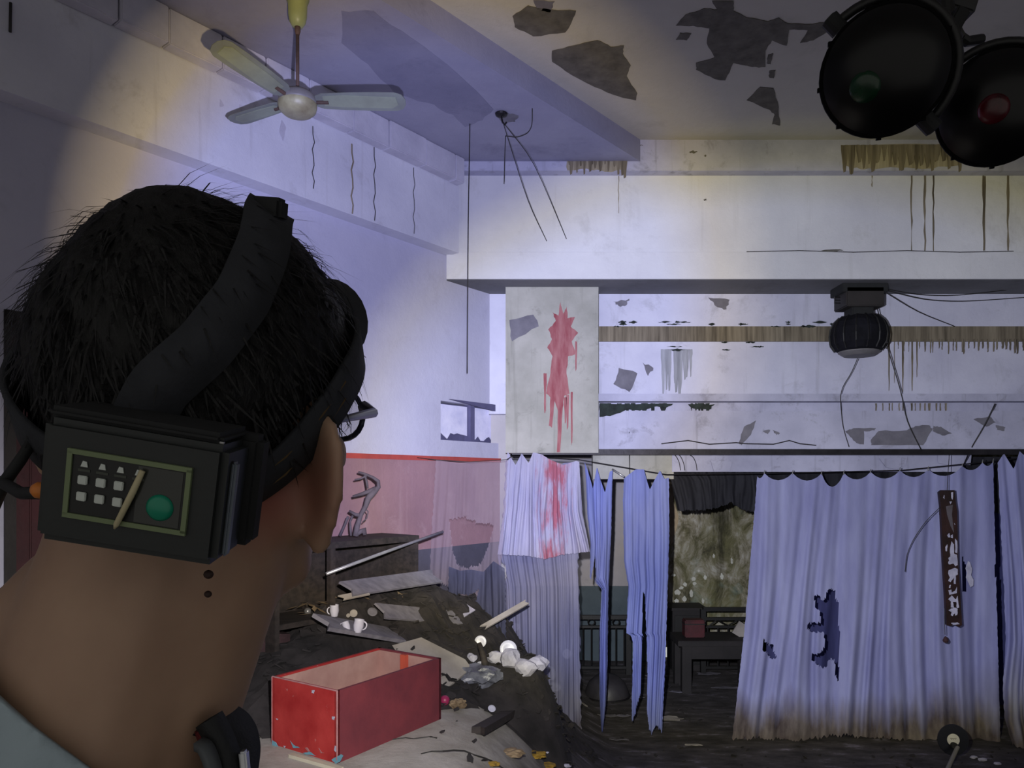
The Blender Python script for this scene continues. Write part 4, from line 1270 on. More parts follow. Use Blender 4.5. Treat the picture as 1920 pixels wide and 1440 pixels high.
for nm, pts, r in (('stem', [(500, 1410), (520, 1300), (560, 1180), (610, 1090), (640, 1000), (700, 930), (750, 880), (745, 820), (690, 780), (600, 740), (530, 720)], [0.026, 0.022, 0.018, 0.02, 0.026, 0.028, 0.018, 0.016, 0.012, 0.01, 0.008]),
                   ('branch', [(720, 900), (640, 930), (560, 960), (470, 985)], [0.022, 0.018, 0.014, 0.01]),
                   ('branch', [(600, 750), (620, 830), (630, 900)], [0.008, 0.01, 0.008]),
                   ('branch', [(620, 760), (560, 790), (490, 805)], [0.008, 0.008, 0.006]),
                   ('branch', [(560, 1190), (500, 1180), (430, 1140)], [0.016, 0.014, 0.01]),
                   ('branch', [(470, 1190), (440, 1260), (445, 1340), (450, 1410)], [0.01, 0.008, 0.01, 0.008]),
                   ('branch', [(420, 1200), (380, 1300), (330, 1410)], [0.012, 0.01, 0.012]),
                   ('branch', [(600, 1110), (635, 1150), (620, 1220), (575, 1260)], [0.006, 0.005, 0.005, 0.004]),
                   ('branch', [(510, 1400), (560, 1360), (590, 1340), (600, 1400)], [0.014, 0.02, 0.022, 0.016])):
    obj(nm, tubeb(cr7b(pts), r, 7), br, t, True)
# long aluminium tube leaning over the cabinet front
obj('aluminium_tube', tubeb([P(612, 1076, 5.5), P(720, 1036, 6.0), P(830, 997, 6.66)], 0.013, 8), MAT['alu'], None, True, 'long thin aluminium tube leaning on the cabinet edge', 'tube')

# dark mound of rubble


def mound_z(s_, d_):
    p = WC + WD * s_ + WN * d_
    f_ = floor_z(p.x, p.y)
    i, j = (s_ + 2.75) / 3.45, (d_ - 0.1) / 1.5
    if not (0 <= i <= 1 and 0 <= j <= 1):
        return f_ - 0.05
    e = math.sin(PI * i) ** 0.45 * interp([(0.1, 0.60), (0.35, 0.66), (0.55, 0.64), (0.75, 0.5), (1.0, 0.29), (1.3, 0.10), (1.6, -0.05)], d_)
    e *= 1 + 0.3 * mnoise.noise(p * 1.9) + 0.16 * mnoise.noise(p * 5.0)
    e += 0.03 * mnoise.noise(p * 14)
    # kept clear of the crate and of the floor before it
    q = p - CRATE[0]
    a_, b_ = q.dot(CRATE[1]), q.dot(CRATE[2])
    da = max(abs(a_ - CRATE[3] / 2) - CRATE[3] / 2, abs(b_ - CRATE[4] / 2) - CRATE[4] / 2)
    e *= min(1, max(0, (da - 0.03) / 0.3)) if da < 0.33 else 1
    if e < 0.01:
        e = -0.05
    return f_ + e


bm = bmesh.new()
nx, ny = 66, 36
gv = []
for j in range(ny + 1):
    row = []
    for i in range(nx + 1):
        s_, d_ = -2.74 + 3.43 * i / nx, 0.11 + 1.48 * j / ny
        p = WC + WD * s_ + WN * d_
        row.append(bm.verts.new((p.x, p.y, mound_z(s_, d_))))
    gv.append(row)
for j in range(ny):
    for i in range(nx):
        bm.faces.new((gv[j][i], gv[j][i + 1], gv[j + 1][i + 1], gv[j + 1][i]))
obj('rubble_mound', bm, MAT['mud'], None, False, 'dark mound of rubble along the left wall', 'rubble', None, 'stuff')


def ground(x, y):
    q = Vector((x, y, 0)) - WC
    g_ = max(floor_z(x, y), mound_z(q.dot(WD), q.dot(WN)))
    if -0.74 < x < 0.7 and 5.6 < y < 7.38:
        g_ = max(g_, heap_z(x, y))
    return g_


def land(u, v):
    """where the sight line (u, v) meets the rubble or the floor"""
    y = 4.0
    while y < 9.0:
        p = P(u, v, y)
        if p.z <= ground(p.x, p.y):
            return y
        y += 0.02
    return y


# lower heap of rubble on the floor slope, under the crockery
def heap_z(x, y):
    k = max(0.0, 1 - ((x + 0.1) / 0.6) ** 2) * max(0.0, 1 - ((y - 6.35) / 0.72) ** 2)
    p = Vector((x, y, 0))
    top_ = 0.10 - 0.16 * max(0, x)
    f0_ = floor_z(x, y)
    return f0_ + max(0.0, top_ - f0_) * min(1, k * 1.5) + k * 0.05 * mnoise.noise(p * 6) + k * 0.03 * mnoise.noise(p * 15)


def px_plank(u0, v0, y0, u1, v1, y1, w, th, m, label, name='loose_plank', up=UP, cat='plank', notch=False):
    a, b = P(u0, v0, y0), P(u1, v1, y1)
    d = (b - a)
    ln = d.length
    d.normalize()
    sd_ = d.cross(up).normalized()
    nn = sd_.cross(d).normalized()
    r = random.Random(int(u0))
    pts = [a + sd_ * w / 2, a + sd_ * w * 0.1 + d * r.uniform(0.02, 0.06), a - sd_ * w / 2 - d * r.uniform(0, 0.04)]
    pts += [b - sd_ * w / 2, b - sd_ * w * 0.1 - d * r.uniform(0.0, 0.05), b + sd_ * w / 2]
    return obj(name, slab(pts, nn, th), MAT[m], None, False, label, cat)


TILT = Vector((0.1, -0.75, 0.7))
px_plank(650, 1106, 5.70, 818, 1082, 6.52, 0.155, 0.02, 'greyplank', 'blue-grey plank lying across the mound under the aluminium tube', up=TILT)
px_plank(712, 1147, 5.80, 858, 1160, 6.55, 0.15, 0.018, 'greyplank', 'lighter grey plank with a split end lying low on the mound', up=TILT)
px_plank(600, 1170, 5.30, 745, 1195, 5.90, 0.2, 0.03, 'greyplank', 'broad purple-grey board lying on the maroon cabinet', up=Vector((0, -0.5, 0.87)))
px_plank(640, 1122, 5.62, 690, 1112, 5.8, 0.05, 0.012, 'paleboard', 'thin pale lath under the blue-grey plank', up=TILT)
px_plank(905, 1178, 6.6, 988, 1130, 7.0, 0.05, 0.02, 'paleboard', 'pale lath standing at a slant before the sheer curtain', up=TILT)
px_plank(860, 1150, 6.6, 880, 1138, 6.75, 0.13, 0.012, 'paper', 'crumpled pale sheet at the end of the lighter plank', up=TILT, cat='sheet', name='pale_sheet')
# pale broken panel leaning behind the crate
pts = [P(790, 1195, 5.9), P(872, 1236, 5.9), P(884, 1252, 5.85), P(826, 1300, 5.55), P(770, 1262, 5.6), P(735, 1210, 5.75)]
obj('leaning_panel_board', slab(pts, Vector((0.2, 0.7, -0.6)).normalized(), 0.018), MAT['paleboard'], None, False, 'pale broken panel leaning behind the red crate', 'panel')
# dark beam on the floor
px_plank(896, 1378, 5.0, 985, 1326, 6.2, 0.09, 0.05, 'darkwood', 'dark square beam lying on the floor slope', name='floor_beam', cat='beam')
# pale strip by the crate
a, b = on_floor(545, 1419), on_floor(640, 1446)
obj('pale_batten', boxb((a + b) / 2 + UP * 0.01, ((b - a).length, 0.035, 0.02), frame(UP, b - a)), simple('cream_batten', (196, 190, 172), (170, 164, 148), 4, 0.8), None, False, 'cream batten on the floor in front of the red crate', 'batten')

# overturned maroon cabinet left of the crate
A = on_floor(425, 1345)
dirm = WD.copy()
nrm = -WN
t = thing('maroon_cabinet', A, 'overturned dark maroon cabinet with a scuffed face beside the wall', 'cabinet')
mar = NT('scuffed_maroon')
c = mar.ramp(mar.noise(mar.co(), 3, 8, 0.65), [(0.3, lin((34, 24, 27))), (0.62, lin((74, 52, 56)))])
sc = mar.ramp(mar.noise(mar.co((1, 1, 2), loc=(3, 3, 3)), 6, 8, 0.75), [(0.62, 0), (0.7, 0.5)])
c = mar.mix(sc, c, lin((140, 126, 122)))
mar.set(Base_Color=c, Roughness=0.7)
mar.bump(mar.noise(mar.co(), 10, 7, 0.7), 0.4)
L0, L1, H = -0.55, 0.52, 0.52
q = [A + dirm * L0, A + dirm * L1]
obj('face', slab([q[0] + UP * 0.07, q[1] + UP * 0.07, q[1] + UP * (H - 0.05), q[0] + UP * (H + 0.12)], nrm, 0.03), mar.m, t)
obj('top', slab([q[0] + UP * (H + 0.12), q[1] + UP * (H - 0.05), q[1] + nrm * 0.33 + UP * (H - 0.02), q[0] + nrm * 0.33 + UP * (H + 0.1)], UP, 0.025), mar.m, t)
obj('skirting', slab([q[0] - nrm * 0.015, q[1] - nrm * 0.015, q[1] - nrm * 0.015 + UP * 0.08, q[0] - nrm * 0.015 + UP * 0.08], nrm, 0.04), MAT['darkwood'], t)
obj('pale_edge', tubeb([q[0] - nrm * 0.016 + UP * 0.082, q[1] - nrm * 0.016 + UP * 0.082], 0.008, 6), MAT['paleboard'], t)
for px in ([(508, 1170), (518, 1178), (524, 1195), (519, 1208), (515, 1192)], [(430, 1258), (440, 1262), (446, 1257), (440, 1266)], [(455, 1254), (458, 1254), (457, 1270)], [(432, 1266), (438, 1274), (434, 1272)]):
    patch(t, 'paint_scrape', px, A - nrm * 0.001, -nrm, MAT['paleboard'], 0.003, 0.8, 3)

bm = bmesh.new()
gv = [[bm.verts.new((-0.74 + 1.44 * i / 44, 5.6 + 1.78 * j / 44, heap_z(-0.74 + 1.44 * i / 44, 5.6 + 1.78 * j / 44) + 0.002)) for i in range(45)] for j in range(45)]
for j in range(44):
    for i in range(44):
        bm.faces.new((gv[j][i], gv[j][i + 1], gv[j + 1][i + 1], gv[j + 1][i]))
obj('rubble_heap', bm, MAT['mud'], None, False, 'dark heap of rubble under the broken crockery', 'rubble', None, 'stuff')


def shards(n_, place, size, mats, label, seed, name='rubble_shards'):
    r = random.Random(seed)
    b_ = bmesh.new()
    for _ in range(n_):
        c_ = place(r)
        if c_ is None:
            continue
        sz = r.uniform(*size)
        ro = Matrix.Rotation(r.uniform(0, 6.3), 3, 'Z') @ Matrix.Rotation(r.uniform(-0.7, 0.7), 3, 'X') @ Matrix.Rotation(r.uniform(-0.7, 0.7), 3, 'Y')
        k = r.randrange(len(mats))
        pts_ = [c_ + ro @ Vector((sz * math.cos(a) * r.uniform(0.5, 1), sz * 0.7 * math.sin(a) * r.uniform(0.4, 1), 0)) for a in [2 * PI * q / 5 for q in range(5)]]
        v1 = [b_.verts.new(p_) for p_ in pts_]
        v2 = [b_.verts.new(p_ + ro @ Vector((0, 0, sz * 0.16))) for p_ in pts_]
        fs = [b_.faces.new(v1[::-1]), b_.faces.new(v2)]
        fs += [b_.faces.new((v1[q], v1[(q + 1) % 5], v2[(q + 1) % 5], v2[q])) for q in range(5)]
        for f_ in fs:
            f_.material_index = k
    o = obj(name, b_, MAT[mats[0]], None, False, label, 'rubble', None, 'stuff')
    for m_ in mats[1:]:
        o.data.materials.append(MAT[m_])


def pl_mound(r):
    s_, d_ = r.uniform(-2.5, 0.5), r.uniform(0.45, 1.45)
    p = WC + WD * s_ + WN * d_
    return Vector((p.x, p.y, mound_z(s_, d_) + 0.01))


def pl_heap(r):
    x, y = r.uniform(-0.6, 0.5), r.uniform(5.7, 7.1)
    return Vector((x, y, heap_z(x, y) + 0.008))


def pl_floor(r):
    x, y = r.uniform(-0.9, 5.2), r.uniform(4.4, 10.8)
    if y > 7.5 and x < 0.2 or x < -0.2 and y > 6.4:
        return None
    return Vector((x, y, floor_z(x, y) + 0.006))


shards(420, pl_mound, (0.015, 0.075), ('mud', 'bare_blue', 'darkwood', 'mud'), 'dark and grey shards strewn over the mound by the left wall', 3)
shards(260, pl_heap, (0.015, 0.06), ('mud', 'bare_blue', 'paper'), 'grey and pale shards strewn over the crockery heap', 5)
shards(520, pl_floor, (0.01, 0.05), ('mud', 'bare', 'leaf', 'mud', 'bare_blue'), 'chips and scraps scattered across the floor before the stage', 7)

# ------------------------------------------------------------------ mugs, plates, balls of paper


def mug(c, h, label, tilt=None, handle=True, hdir=1, r=None):
    c = Vector(c)
    t = thing('white_mug', c, label, 'mug', 'white mugs in the rubble')
    r = r or h * 0.36
    ax = Vector(tilt) if tilt else UP
    rot = frame(ax)
    mt = Matrix.Translation(c) @ rot.to_4x4()
    obj('body', lathe(bmesh.new(), [(0, 0), (r * 0.75, 0), (r * 0.8, h * 0.06), (r * 1.08, h * 0.5), (r * 1.0, h * 0.92), (r * 1.06, h), (r * 0.95, h), (r * 0.9, h * 0.9), (r * 0.9, h * 0.3), (0, h * 0.25)], mt, 20), MAT['white'], t, True)
    if handle:
        sx_ = Vector((hdir, 0, 0))
        pts = [c + sx_ * (r * (0.95 + 0.75 * math.sin(a))) + ax * (h * (0.5 + 0.3 * math.cos(a))) for a in [PI * i / 10 for i in range(11)]]
        obj('handle', tubeb(pts, h * 0.055, 8), MAT['white'], t, True)
    return t


for (u, v, y, hpx, lab, tl, hd) in ((627, 1154, 4.95, 22, 'white mug with its handle turned to the wall, upright on the mound', None, -1),
                                    (670, 1184, 5.45, 25, 'white mug leaning beside a cream mug on the mound', (0.15, 0.1, 1), 1),
                                    (652, 1181, 5.42, 18, 'cream mug half buried beside a leaning white mug', (-0.3, 0, 1), -1),
                                    (893, 1262, 5.9, 26, 'white mug broken open below the dark stick', (0.4, -0.5, 0.7), -1)):
    y = land(u, v) if u not in (670, 652) else y
    mug(P(u, v, y) - UP * 0.008, hpx / FPX * y, lab, tl, True, hd)
sp = obj('silver_ball', ellipsoid(bmesh.new(), P(577, 1146, land(577, 1152)), (0.028, 0.028, 0.028)), simple('mirror_ball_silver', (210, 210, 214), (190, 190, 196), 4, 0.15, 0.8, bump=0), None, True, 'small shiny silver ball by the maroon cabinet', 'ball')


def plate(u, v, y, r, nrm_, label, m='white', grp='plates and lids in the rubble'):
    y = land(u, v + r * 0.85 / y * FPX)
    c = P(u, v, y)
    n_ = Vector(nrm_).normalized()
    return obj('small_plate', latheb([(0, 0), (r * 0.55, 0), (r, r * 0.16), (r * 0.97, r * 0.2), (r * 0.5, r * 0.05), (0, r * 0.04)], c, n_, 20), MAT[m], None, True, label, 'plate', grp)


plate(663, 1150, 5.0, 0.03, (0.2, -1, 0.3), 'small grey lid standing on edge between the mugs', 'paleboard')
plate(653, 1154, 5.0, 0.016, (0, -1, 0.4), 'tiny pale disc beside the standing grey lid', 'paleboard')
plate(698, 1148, 5.0, 0.04, (0.3, -0.6, 0.6), 'tilted grey dish at the end of the split plank', 'bare_blue')
plate(901, 1203, 6.0, 0.052, (-0.1, -1, 0.2), 'white saucer standing upright on top of the dark stick', 'white')
plate(953, 1217, 6.3, 0.075, (0.1, -1, 0.3), 'white plate standing upright on the crockery heap', 'white')
plate(967, 1176, 6.4, 0.05, (-0.3, -1, 0.4), 'grey-lavender plate caught in the sheer curtain above the heap', 'paper')
plate(1030, 1262, 6.6, 0.085, (0.6, -0.8, 0.5), 'large white plate leaning at the end of the crockery heap', 'white')
plate(1040, 1289, 6.6, 0.07, (0.1, -0.5, 0.9), 'white bowl-shaped plate lying under the leaning plate', 'white')
plate(1062, 1226, 6.9, 0.06, (0.5, -1, 0.2), 'white plate edge showing beside the blue curtain fold', 'white')
plate(922, 1329, 5.55, 0.03, (0.2, -0.6, 0.7), 'small white curved shard lying on the grey floor', 'white')
# dark stick
obj('dark_stick', tubeb([P(898, 1206, 6.02), P(905, 1225, 5.98), P(912, 1262, 5.9)], [0.02, 0.026, 0.034], 7), MAT['darkwood'], None, True, 'short dark stick holding up a white saucer', 'stick')


def lump(u, v, y, r, label, m, name, cat, seed, sq=(1, 0.8, 0.8), grp=None, alpha=None):
    bm_ = bmesh.new()
    y = land(u, v + r * sq[2] * 0.8 / y * FPX)
    c_ = P(u, v, y)
    bmesh.ops.create_icosphere(bm_, subdivisions=3 if m != 'paper' else 2, radius=1.0)
    for q_ in bm_.verts:
        k_ = 1 + 0.4 * mnoise.noise(q_.co * 2.2 + Vector((seed, 0, 0))) + 0.3 * mnoise.noise(q_.co * 6 + Vector((seed, 1, 0)))
        q_.co = c_ + Vector((q_.co.x * sq[0], q_.co.y * sq[1], q_.co.z * sq[2])) * r * k_
    return obj(name, bm_, MAT[m], None, False, label, cat, grp)


g_ = 'crumpled paper and crockery heap'
lump(930, 1233, 6.2, 0.075, 'crumpled white paper against the upright plate', 'paper', 'crumpled_paper', 'paper', 1, (1.1, 0.8, 0.8), g_)
lump(957, 1236, 6.3, 0.085, 'crumpled white paper stack with dark creases below the upright plate', 'paper', 'crumpled_paper', 'paper', 2, (1, 0.8, 1), g_)
lump(984, 1252, 6.4, 0.085, 'crumpled pale paper in the middle of the crockery heap', 'paper', 'crumpled_paper', 'paper', 3, (1.1, 0.8, 0.8), g_)
lump(1008, 1243, 6.5, 0.08, 'crumpled pale paper beside the leaning plate', 'paper', 'crumpled_paper', 'paper', 4, (1.1, 0.8, 0.8), g_)
lump(885, 1234, 6.0, 0.045, 'crumpled paper wad touching the pale broken panel', 'paper', 'crumpled_paper', 'paper', 5, (1, 0.8, 0.8), g_)
lump(858, 1320, 5.5, 0.05, 'dirty cloth wad behind the pink ball', 'leaf', 'cloth_wad', 'cloth', 6, (1.3, 0.8, 0.7))
MAT['glassy'] = simple('clouded_plastic_bag', (120, 122, 136), (70, 72, 84), 9, 0.25, bump=0.6)
lump(898, 1266, 5.75, 0.13, 'clouded plastic bag full of junk under the dark stick', 'glassy', 'plastic_bag', 'bag', 7, (1.2, 0.8, 0.62))
MAT['mag'] = simple('magenta_plastic', (150, 40, 84), (124, 30, 66), 4, 0.4, bump=0)
obj('magenta_ball', ellipsoid(bmesh.new(), P(834, 1313, land(834, 1321)), (0.036, 0.036, 0.036)), MAT['mag'], None, True, 'small magenta ball beside the red crate', 'ball')
lump(960, 1412, 5.3, 0.055, 'brown crumpled rag on the floor in the foreground', 'leaf', 'brown_rag', 'rag', 9, (1.5, 1, 0.5))
for i, (u, v, y, r, lab) in enumerate(((925, 1432, 5.0, 0.03, 'small yellow leaf clump beside the brown rag'), (1005, 1415, 5.6, 0.055, 'larger yellow leaf clump at the foot of the slope'), (1025, 1435, 5.7, 0.045, 'yellow leaf clump with dark bits beside the larger clump'))):
    lump(u, v, y, r, lab, 'yleaf', 'yellow_leaves', 'leaves', 20 + i, (1.4, 1.1, 0.35), 'yellow leaf clumps')
for i, (u, v, y, r, lab) in enumerate(((1060, 1436, 6.2, 0.03, 'pointed white flake on the dark floor'), (1025, 1411, 6.0, 0.015, 'tiny white chip on the dark floor slope'), (1826, 1420, 7.3, 0.03, 'small white scrap beside the disc stand'), (1842, 1424, 7.3, 0.035, 'curled white scrap at the hem of the side curtain'), (1870, 1432, 7.25, 0.03, 'thin white shard in the foreground of the side curtain'))):
    lump(u, v, y, r, lab, 'paper', 'white_scrap', 'scrap', 30 + i, (1.3, 0.7, 0.5), 'white scraps on the floor')
for i, (u, v, y, dx, dy) in enumerate(((870, 1400, 5.0, 0.5, 0.25), (760, 1385, 4.8, 0.4, 0.05), (470, 1385, 4.8, 0.3, 0.2))):
    q = on_floor(u, min(v, 1440))
    pts = [Vector((q.x + dx * (k / 8 - 0.5), q.y + dy * (k / 8 - 0.5) + 0.015 * math.sin(k * 2.1), 0)) for k in range(9)]
    pts = [Vector((p.x, p.y, floor_z(p.x, p.y) + 0.001)) for p in pts]
    obj('floor_crack', tubeb(pts, 0.005, 5), MAT['wire'], floor)

# ------------------------------------------------------------------ the person in the foreground
SKIN = NT('skin')
sc_ = SKIN.ramp(SKIN.noise(SKIN.co(), 7, 5, 0.6), [(0.3, lin((150, 118, 98))), (0.7, lin((178, 146, 122)))])
SKIN.set(Base_Color=sc_, Roughness=0.55, Subsurface_Weight=0.12, Subsurface_Scale=0.01)
SKIN.b.inputs['Subsurface Radius'].default_value = (1.0, 0.35, 0.2)
SKIN.bump(SKIN.noise(SKIN.co(), 160, 3, 0.6), 0.06, 0.002)
MAT['skin'] = SKIN.m
MAT['hair'] = simple('black_hair', (16, 15, 17), (8, 8, 9), 40, 0.55, bump=0.4, bscale=140, stretch=(1, 1, 0.3), spec=0.35)
MAT['elastic'] = simple('dark_grey_elastic', (44, 46, 52), (34, 36, 42), 60, 0.85, bump=0.2, bscale=400)
MAT['shirt'] = simple('pale_blue_grey_cotton', (176, 192, 200), (150, 166, 176), 5, 0.9, bump=0.2, bscale=60)
MAT['trouser'] = simple('dark_trousers', (44, 46, 54), (34, 36, 42), 6, 0.9)
MAT['shoe'] = simple('black_shoe', (28, 28, 30), (20, 20, 22), 6, 0.6)

HD = 0.43
yaw, pitch, roll = math.radians(14), math.radians(7), math.radians(9)
HC = P(384, 690, HD)
# head axes: r to his right, f where he looks, u up
Rz = Matrix.Rotation(-yaw, 3, 'Z')
f0 = Rz @ Vector((0, 1, 0))
r0 = Rz @ Vector((1, 0, 0))
HR = Matrix.Rotation(roll, 3, f0) @ Matrix.Rotation(pitch, 3, r0)
hf, hr, hu = HR @ f0, HR @ r0, HR @ UP
HROT = Matrix((hr, hf, hu)).transposed()
# skin colour turns red around a point behind the ear
_e = HC + hr * 0.07 - hf * 0.03 - hu * 0.055
_vm = SKIN.N.new('ShaderNodeVectorMath')
_vm.operation = 'DISTANCE'
SKIN.L.new(SKIN.tc.outputs['Object'], _vm.inputs[0])
_vm.inputs[1].default_value = _e
_f = SKIN.ramp(_vm.outputs['Value'], [(0.012, 0.75), (0.042, 0.0)])
SKIN.set(Base_Color=SKIN.mix(_f, sc_, lin((126, 44, 40))))


def H(r, f, u):
    return HC + hr * r + hf * f + hu * u


def mesh_remesh(bm, voxel, smooth=6, fac=0.5):
    me = bpy.data.meshes.new('tmp')
    bm.to_mesh(me)
    bm.free()
    o = bpy.data.objects.new('tmp', me)
    COL.objects.link(o)
    a = o.modifiers.new('r', 'REMESH')
    a.mode = 'VOXEL'
    a.voxel_size = voxel
    b = o.modifiers.new('s', 'SMOOTH')
    b.factor = fac
    b.iterations = smooth
    dg = bpy.context.evaluated_depsgraph_get()
    out = bpy.data.meshes.new_from_object(o.evaluated_get(dg))
    bpy.data.objects.remove(o)
    bpy.data.meshes.remove(me)
    return out


SHC = P(95, 1600, 0.45)                      # base of the neck between the shoulders
SHC.z = 1.415
by = math.radians(14)
br_ = Vector((math.cos(by), -math.sin(by), 0))
bf_ = Vector((math.sin(by), math.cos(by), 0))
SL, SR = SHC - br_ * 0.19 + UP * -0.03, SHC + br_ * 0.185 + UP * -0.075
PEL = Vector((SHC.x - 0.02, SHC.y + 0.0, 0.95))
person = thing('person', (PEL.x, PEL.y, 0), 'person seen from behind in a pale shirt with a headlamp battery box on the head', 'person')

bm = bmesh.new()
# skull, face, jaw
ellipsoid(bm, H(0, 0, 0), (0.072, 0.090, 0.083), HROT, 4)
ellipsoid(bm, H(0, 0.035, -0.055), (0.061, 0.062, 0.062), HROT)
ellipsoid(bm, H(0, 0.064, -0.112), (0.034, 0.034, 0.028), HROT)
for sg in (-1, 1):
    capsule(bm, H(sg * 0.054, -0.004, -0.07), H(sg * 0.046, 0.02, -0.112), 0.022, 0.02, 5)
    capsule(bm, H(sg * 0.046, 0.02, -0.112), H(sg * 0.02, 0.07, -0.115), 0.02, 0.018, 5)
ellipsoid(bm, H(0, 0.010, -0.085), (0.056, 0.055, 0.035), HROT)
for sg in (-1, 1):
    capsule(bm, H(sg * 0.058, 0.0, -0.06), H(sg * 0.03, 0.068, -0.1), 0.016, 0.018, 5)       # jaw line
    ellipsoid(bm, H(sg * 0.04, 0.066, -0.05), (0.02, 0.018, 0.02), HROT)                      # cheek
    ellipsoid(bm, H(sg * 0.028, 0.086, -0.006), (0.022, 0.010, 0.008), HROT)                  # brow
    # ear: flat shell standing off the head, helix and lobe
    ec = H(sg * 0.083, -0.006, -0.052)
    er = Matrix(((hr * sg * 0.62 + hf * 0.78), (hr * sg * 0.78 - hf * 0.62), hu)).transposed()
    back = hr * sg * 0.78 - hf * 0.62
    ellipsoid(bm, ec, (0.006, 0.021, 0.032), er)
    rim_ = [ec + back * (0.021 * math.cos(a)) + hu * (0.034 * math.sin(a)) for a in [math.radians(q) for q in (120, 90, 60, 30, 0, -25, -50)]]
    for p_, q_ in zip(rim_[:-1], rim_[1:]):
        capsule(bm, p_, q_, 0.0055, 0.0055, 4)
    ellipsoid(bm, ec - hu * 0.033 + back * 0.004, (0.0065, 0.011, 0.012), er)
capsule(bm, H(0, 0.092, -0.012), H(0, 0.112, -0.048), 0.008, 0.012, 6)                        # nose
for sg in (-1, 1):
    ellipsoid(bm, H(sg * 0.011, 0.103, -0.05), (0.008, 0.008, 0.007), HROT)
ellipsoid(bm, H(0, 0.096, -0.073), (0.022, 0.008, 0.005), HROT)                               # lips
ellipsoid(bm, H(0, 0.094, -0.082), (0.019, 0.008, 0.006), HROT)
# neck, shoulders and trunk (the shirt is grown from the same shapes)
def trunk(b_, g, neck=True):
    br3 = Matrix((br_, bf_, UP)).transposed()
    capsule(b_, P(352, 985, 0.425), P(205, 1400, 0.42), 0.0635 + g, 0.066 + g, 9)
    capsule(b_, P(300, 960, 0.405), P(150, 1380, 0.385), 0.05 + g, 0.05 + g, 9)
    capsule(b_, P(200, 1190, 0.42), SL + br_ * 0.03 + UP * 0.02, 0.06 + g, 0.058 + g, 9)
    capsule(b_, P(205, 1460, 0.42), SR - br_ * 0.02, 0.045 + g, 0.05 + g, 7)
    ellipsoid(b_, SHC + UP * -0.08 + bf_ * 0.02, (0.18 + g, 0.10 + g, 0.13 + g), br3)
    ellipsoid(b_, SHC.lerp(PEL, 0.45) + bf_ * 0.02, (0.165 + g, 0.11 + g, 0.22 + g), br3)
    ellipsoid(b_, PEL, (0.165 + g, 0.115 + g, 0.15 + g), br3)


trunk(bm, 0.0)
hands = []
for sg, S in ((-1, SL), (1, SR)):
    el = S + br_ * sg * 0.05 - bf_ * 0.03 - UP * 0.29
    wr = el + br_ * sg * 0.01 + bf_ * 0.06 - UP * 0.25
    capsule(bm, S, el, 0.058, 0.043, 9)
    capsule(bm, el, wr, 0.042, 0.028, 9)
    pc = wr + UP * -0.05 + bf_ * 0.012
    ellipsoid(bm, pc, (0.016, 0.04, 0.052), Matrix((br_, bf_, UP)).transposed())
    for k, (off, ln) in enumerate(((-0.03, 0.062), (-0.010, 0.075), (0.011, 0.08), (0.031, 0.07))):
        a = pc + bf_ * off + UP * -0.04
        b_ = a + UP * -ln * 0.55 + br_ * -sg * 0.006
        c_ = b_ + UP * -ln * 0.45 + br_ * -sg * 0.022
        capsule(bm, a, b_, 0.0095, 0.0088, 5)
        capsule(bm, b_, c_, 0.0088, 0.0078, 5)
    a = pc + bf_ * 0.03 + UP * 0.02
    b_ = a + bf_ * 0.03 + UP * -0.035
    capsule(bm, a, b_, 0.012, 0.0105, 5)
    capsule(bm, b_, b_ + UP * -0.03 + bf_ * 0.006, 0.0105, 0.009, 5)
    hip = PEL + br_ * sg * 0.085 - UP * 0.06
    kn = hip + bf_ * 0.02 - UP * 0.41
    an = Vector((kn.x, kn.y - 0.02, 0.08))
    capsule(bm, hip, kn, 0.085, 0.056, 10)
    capsule(bm, kn, an, 0.055, 0.036, 10)
    capsule(bm, an - UP * 0.03, an + bf_ * 0.14 - UP * 0.045, 0.034, 0.028, 6)
body = obj('body', mesh_remesh(bm, 0.005, 8), MAT['skin'], person, True)
# moles on the neck
for u, v, r in ((391, 1077, 0.0022), (390, 1114, 0.0017)):
    obj('mole', ellipsoid(bmesh.new(), P(u, v, 0.357), (r * 1.1, r, r), None, 2), simple('brown_mole', (58, 36, 30), (44, 28, 24), 6, 0.7), body, True)
# eyes
for sg in (-1, 1):
    e = obj('eye', ellipsoid(bmesh.new(), H(sg * 0.03, 0.079, -0.024), (0.0125, 0.0125, 0.0125), HROT, 3), simple('eye_white', (220, 216, 210), (210, 206, 200), 5, 0.2, bump=0), body, True)
    obj('iris', ellipsoid(bmesh.new(), H(sg * 0.03, 0.0895, -0.024), (0.006, 0.003, 0.006), HROT, 2), simple('dark_iris', (30, 20, 16), (20, 14, 12), 5, 0.1, bump=0), e, True)

# hair: a thick uneven cap plus strands
HRAD = Vector((0.0785, 0.098, 0.0925))


def head_dir(az, el):
    """az 0 = forward, +90 = his right; el up"""
    a, e = math.radians(az), math.radians(el)
    return Vector((math.sin(a) * math.cos(e), math.cos(a) * math.cos(e), math.sin(e)))


def head_pt(d, k=1.0):
    v = Vector((d.x * HRAD.x, d.y * HRAD.y, d.z * HRAD.z)) * k
    return H(v.x, v.y, v.z)


def hairline(az):
    """lowest elevation of the hair at an azimuth"""
    az = abs((az + 180) % 360 - 180)
    return interp([(0, 38), (35, 30), (55, 8), (70, -18), (80, -22), (88, -4), (98, -10), (112, -34), (140, -52), (180, -56)], az)


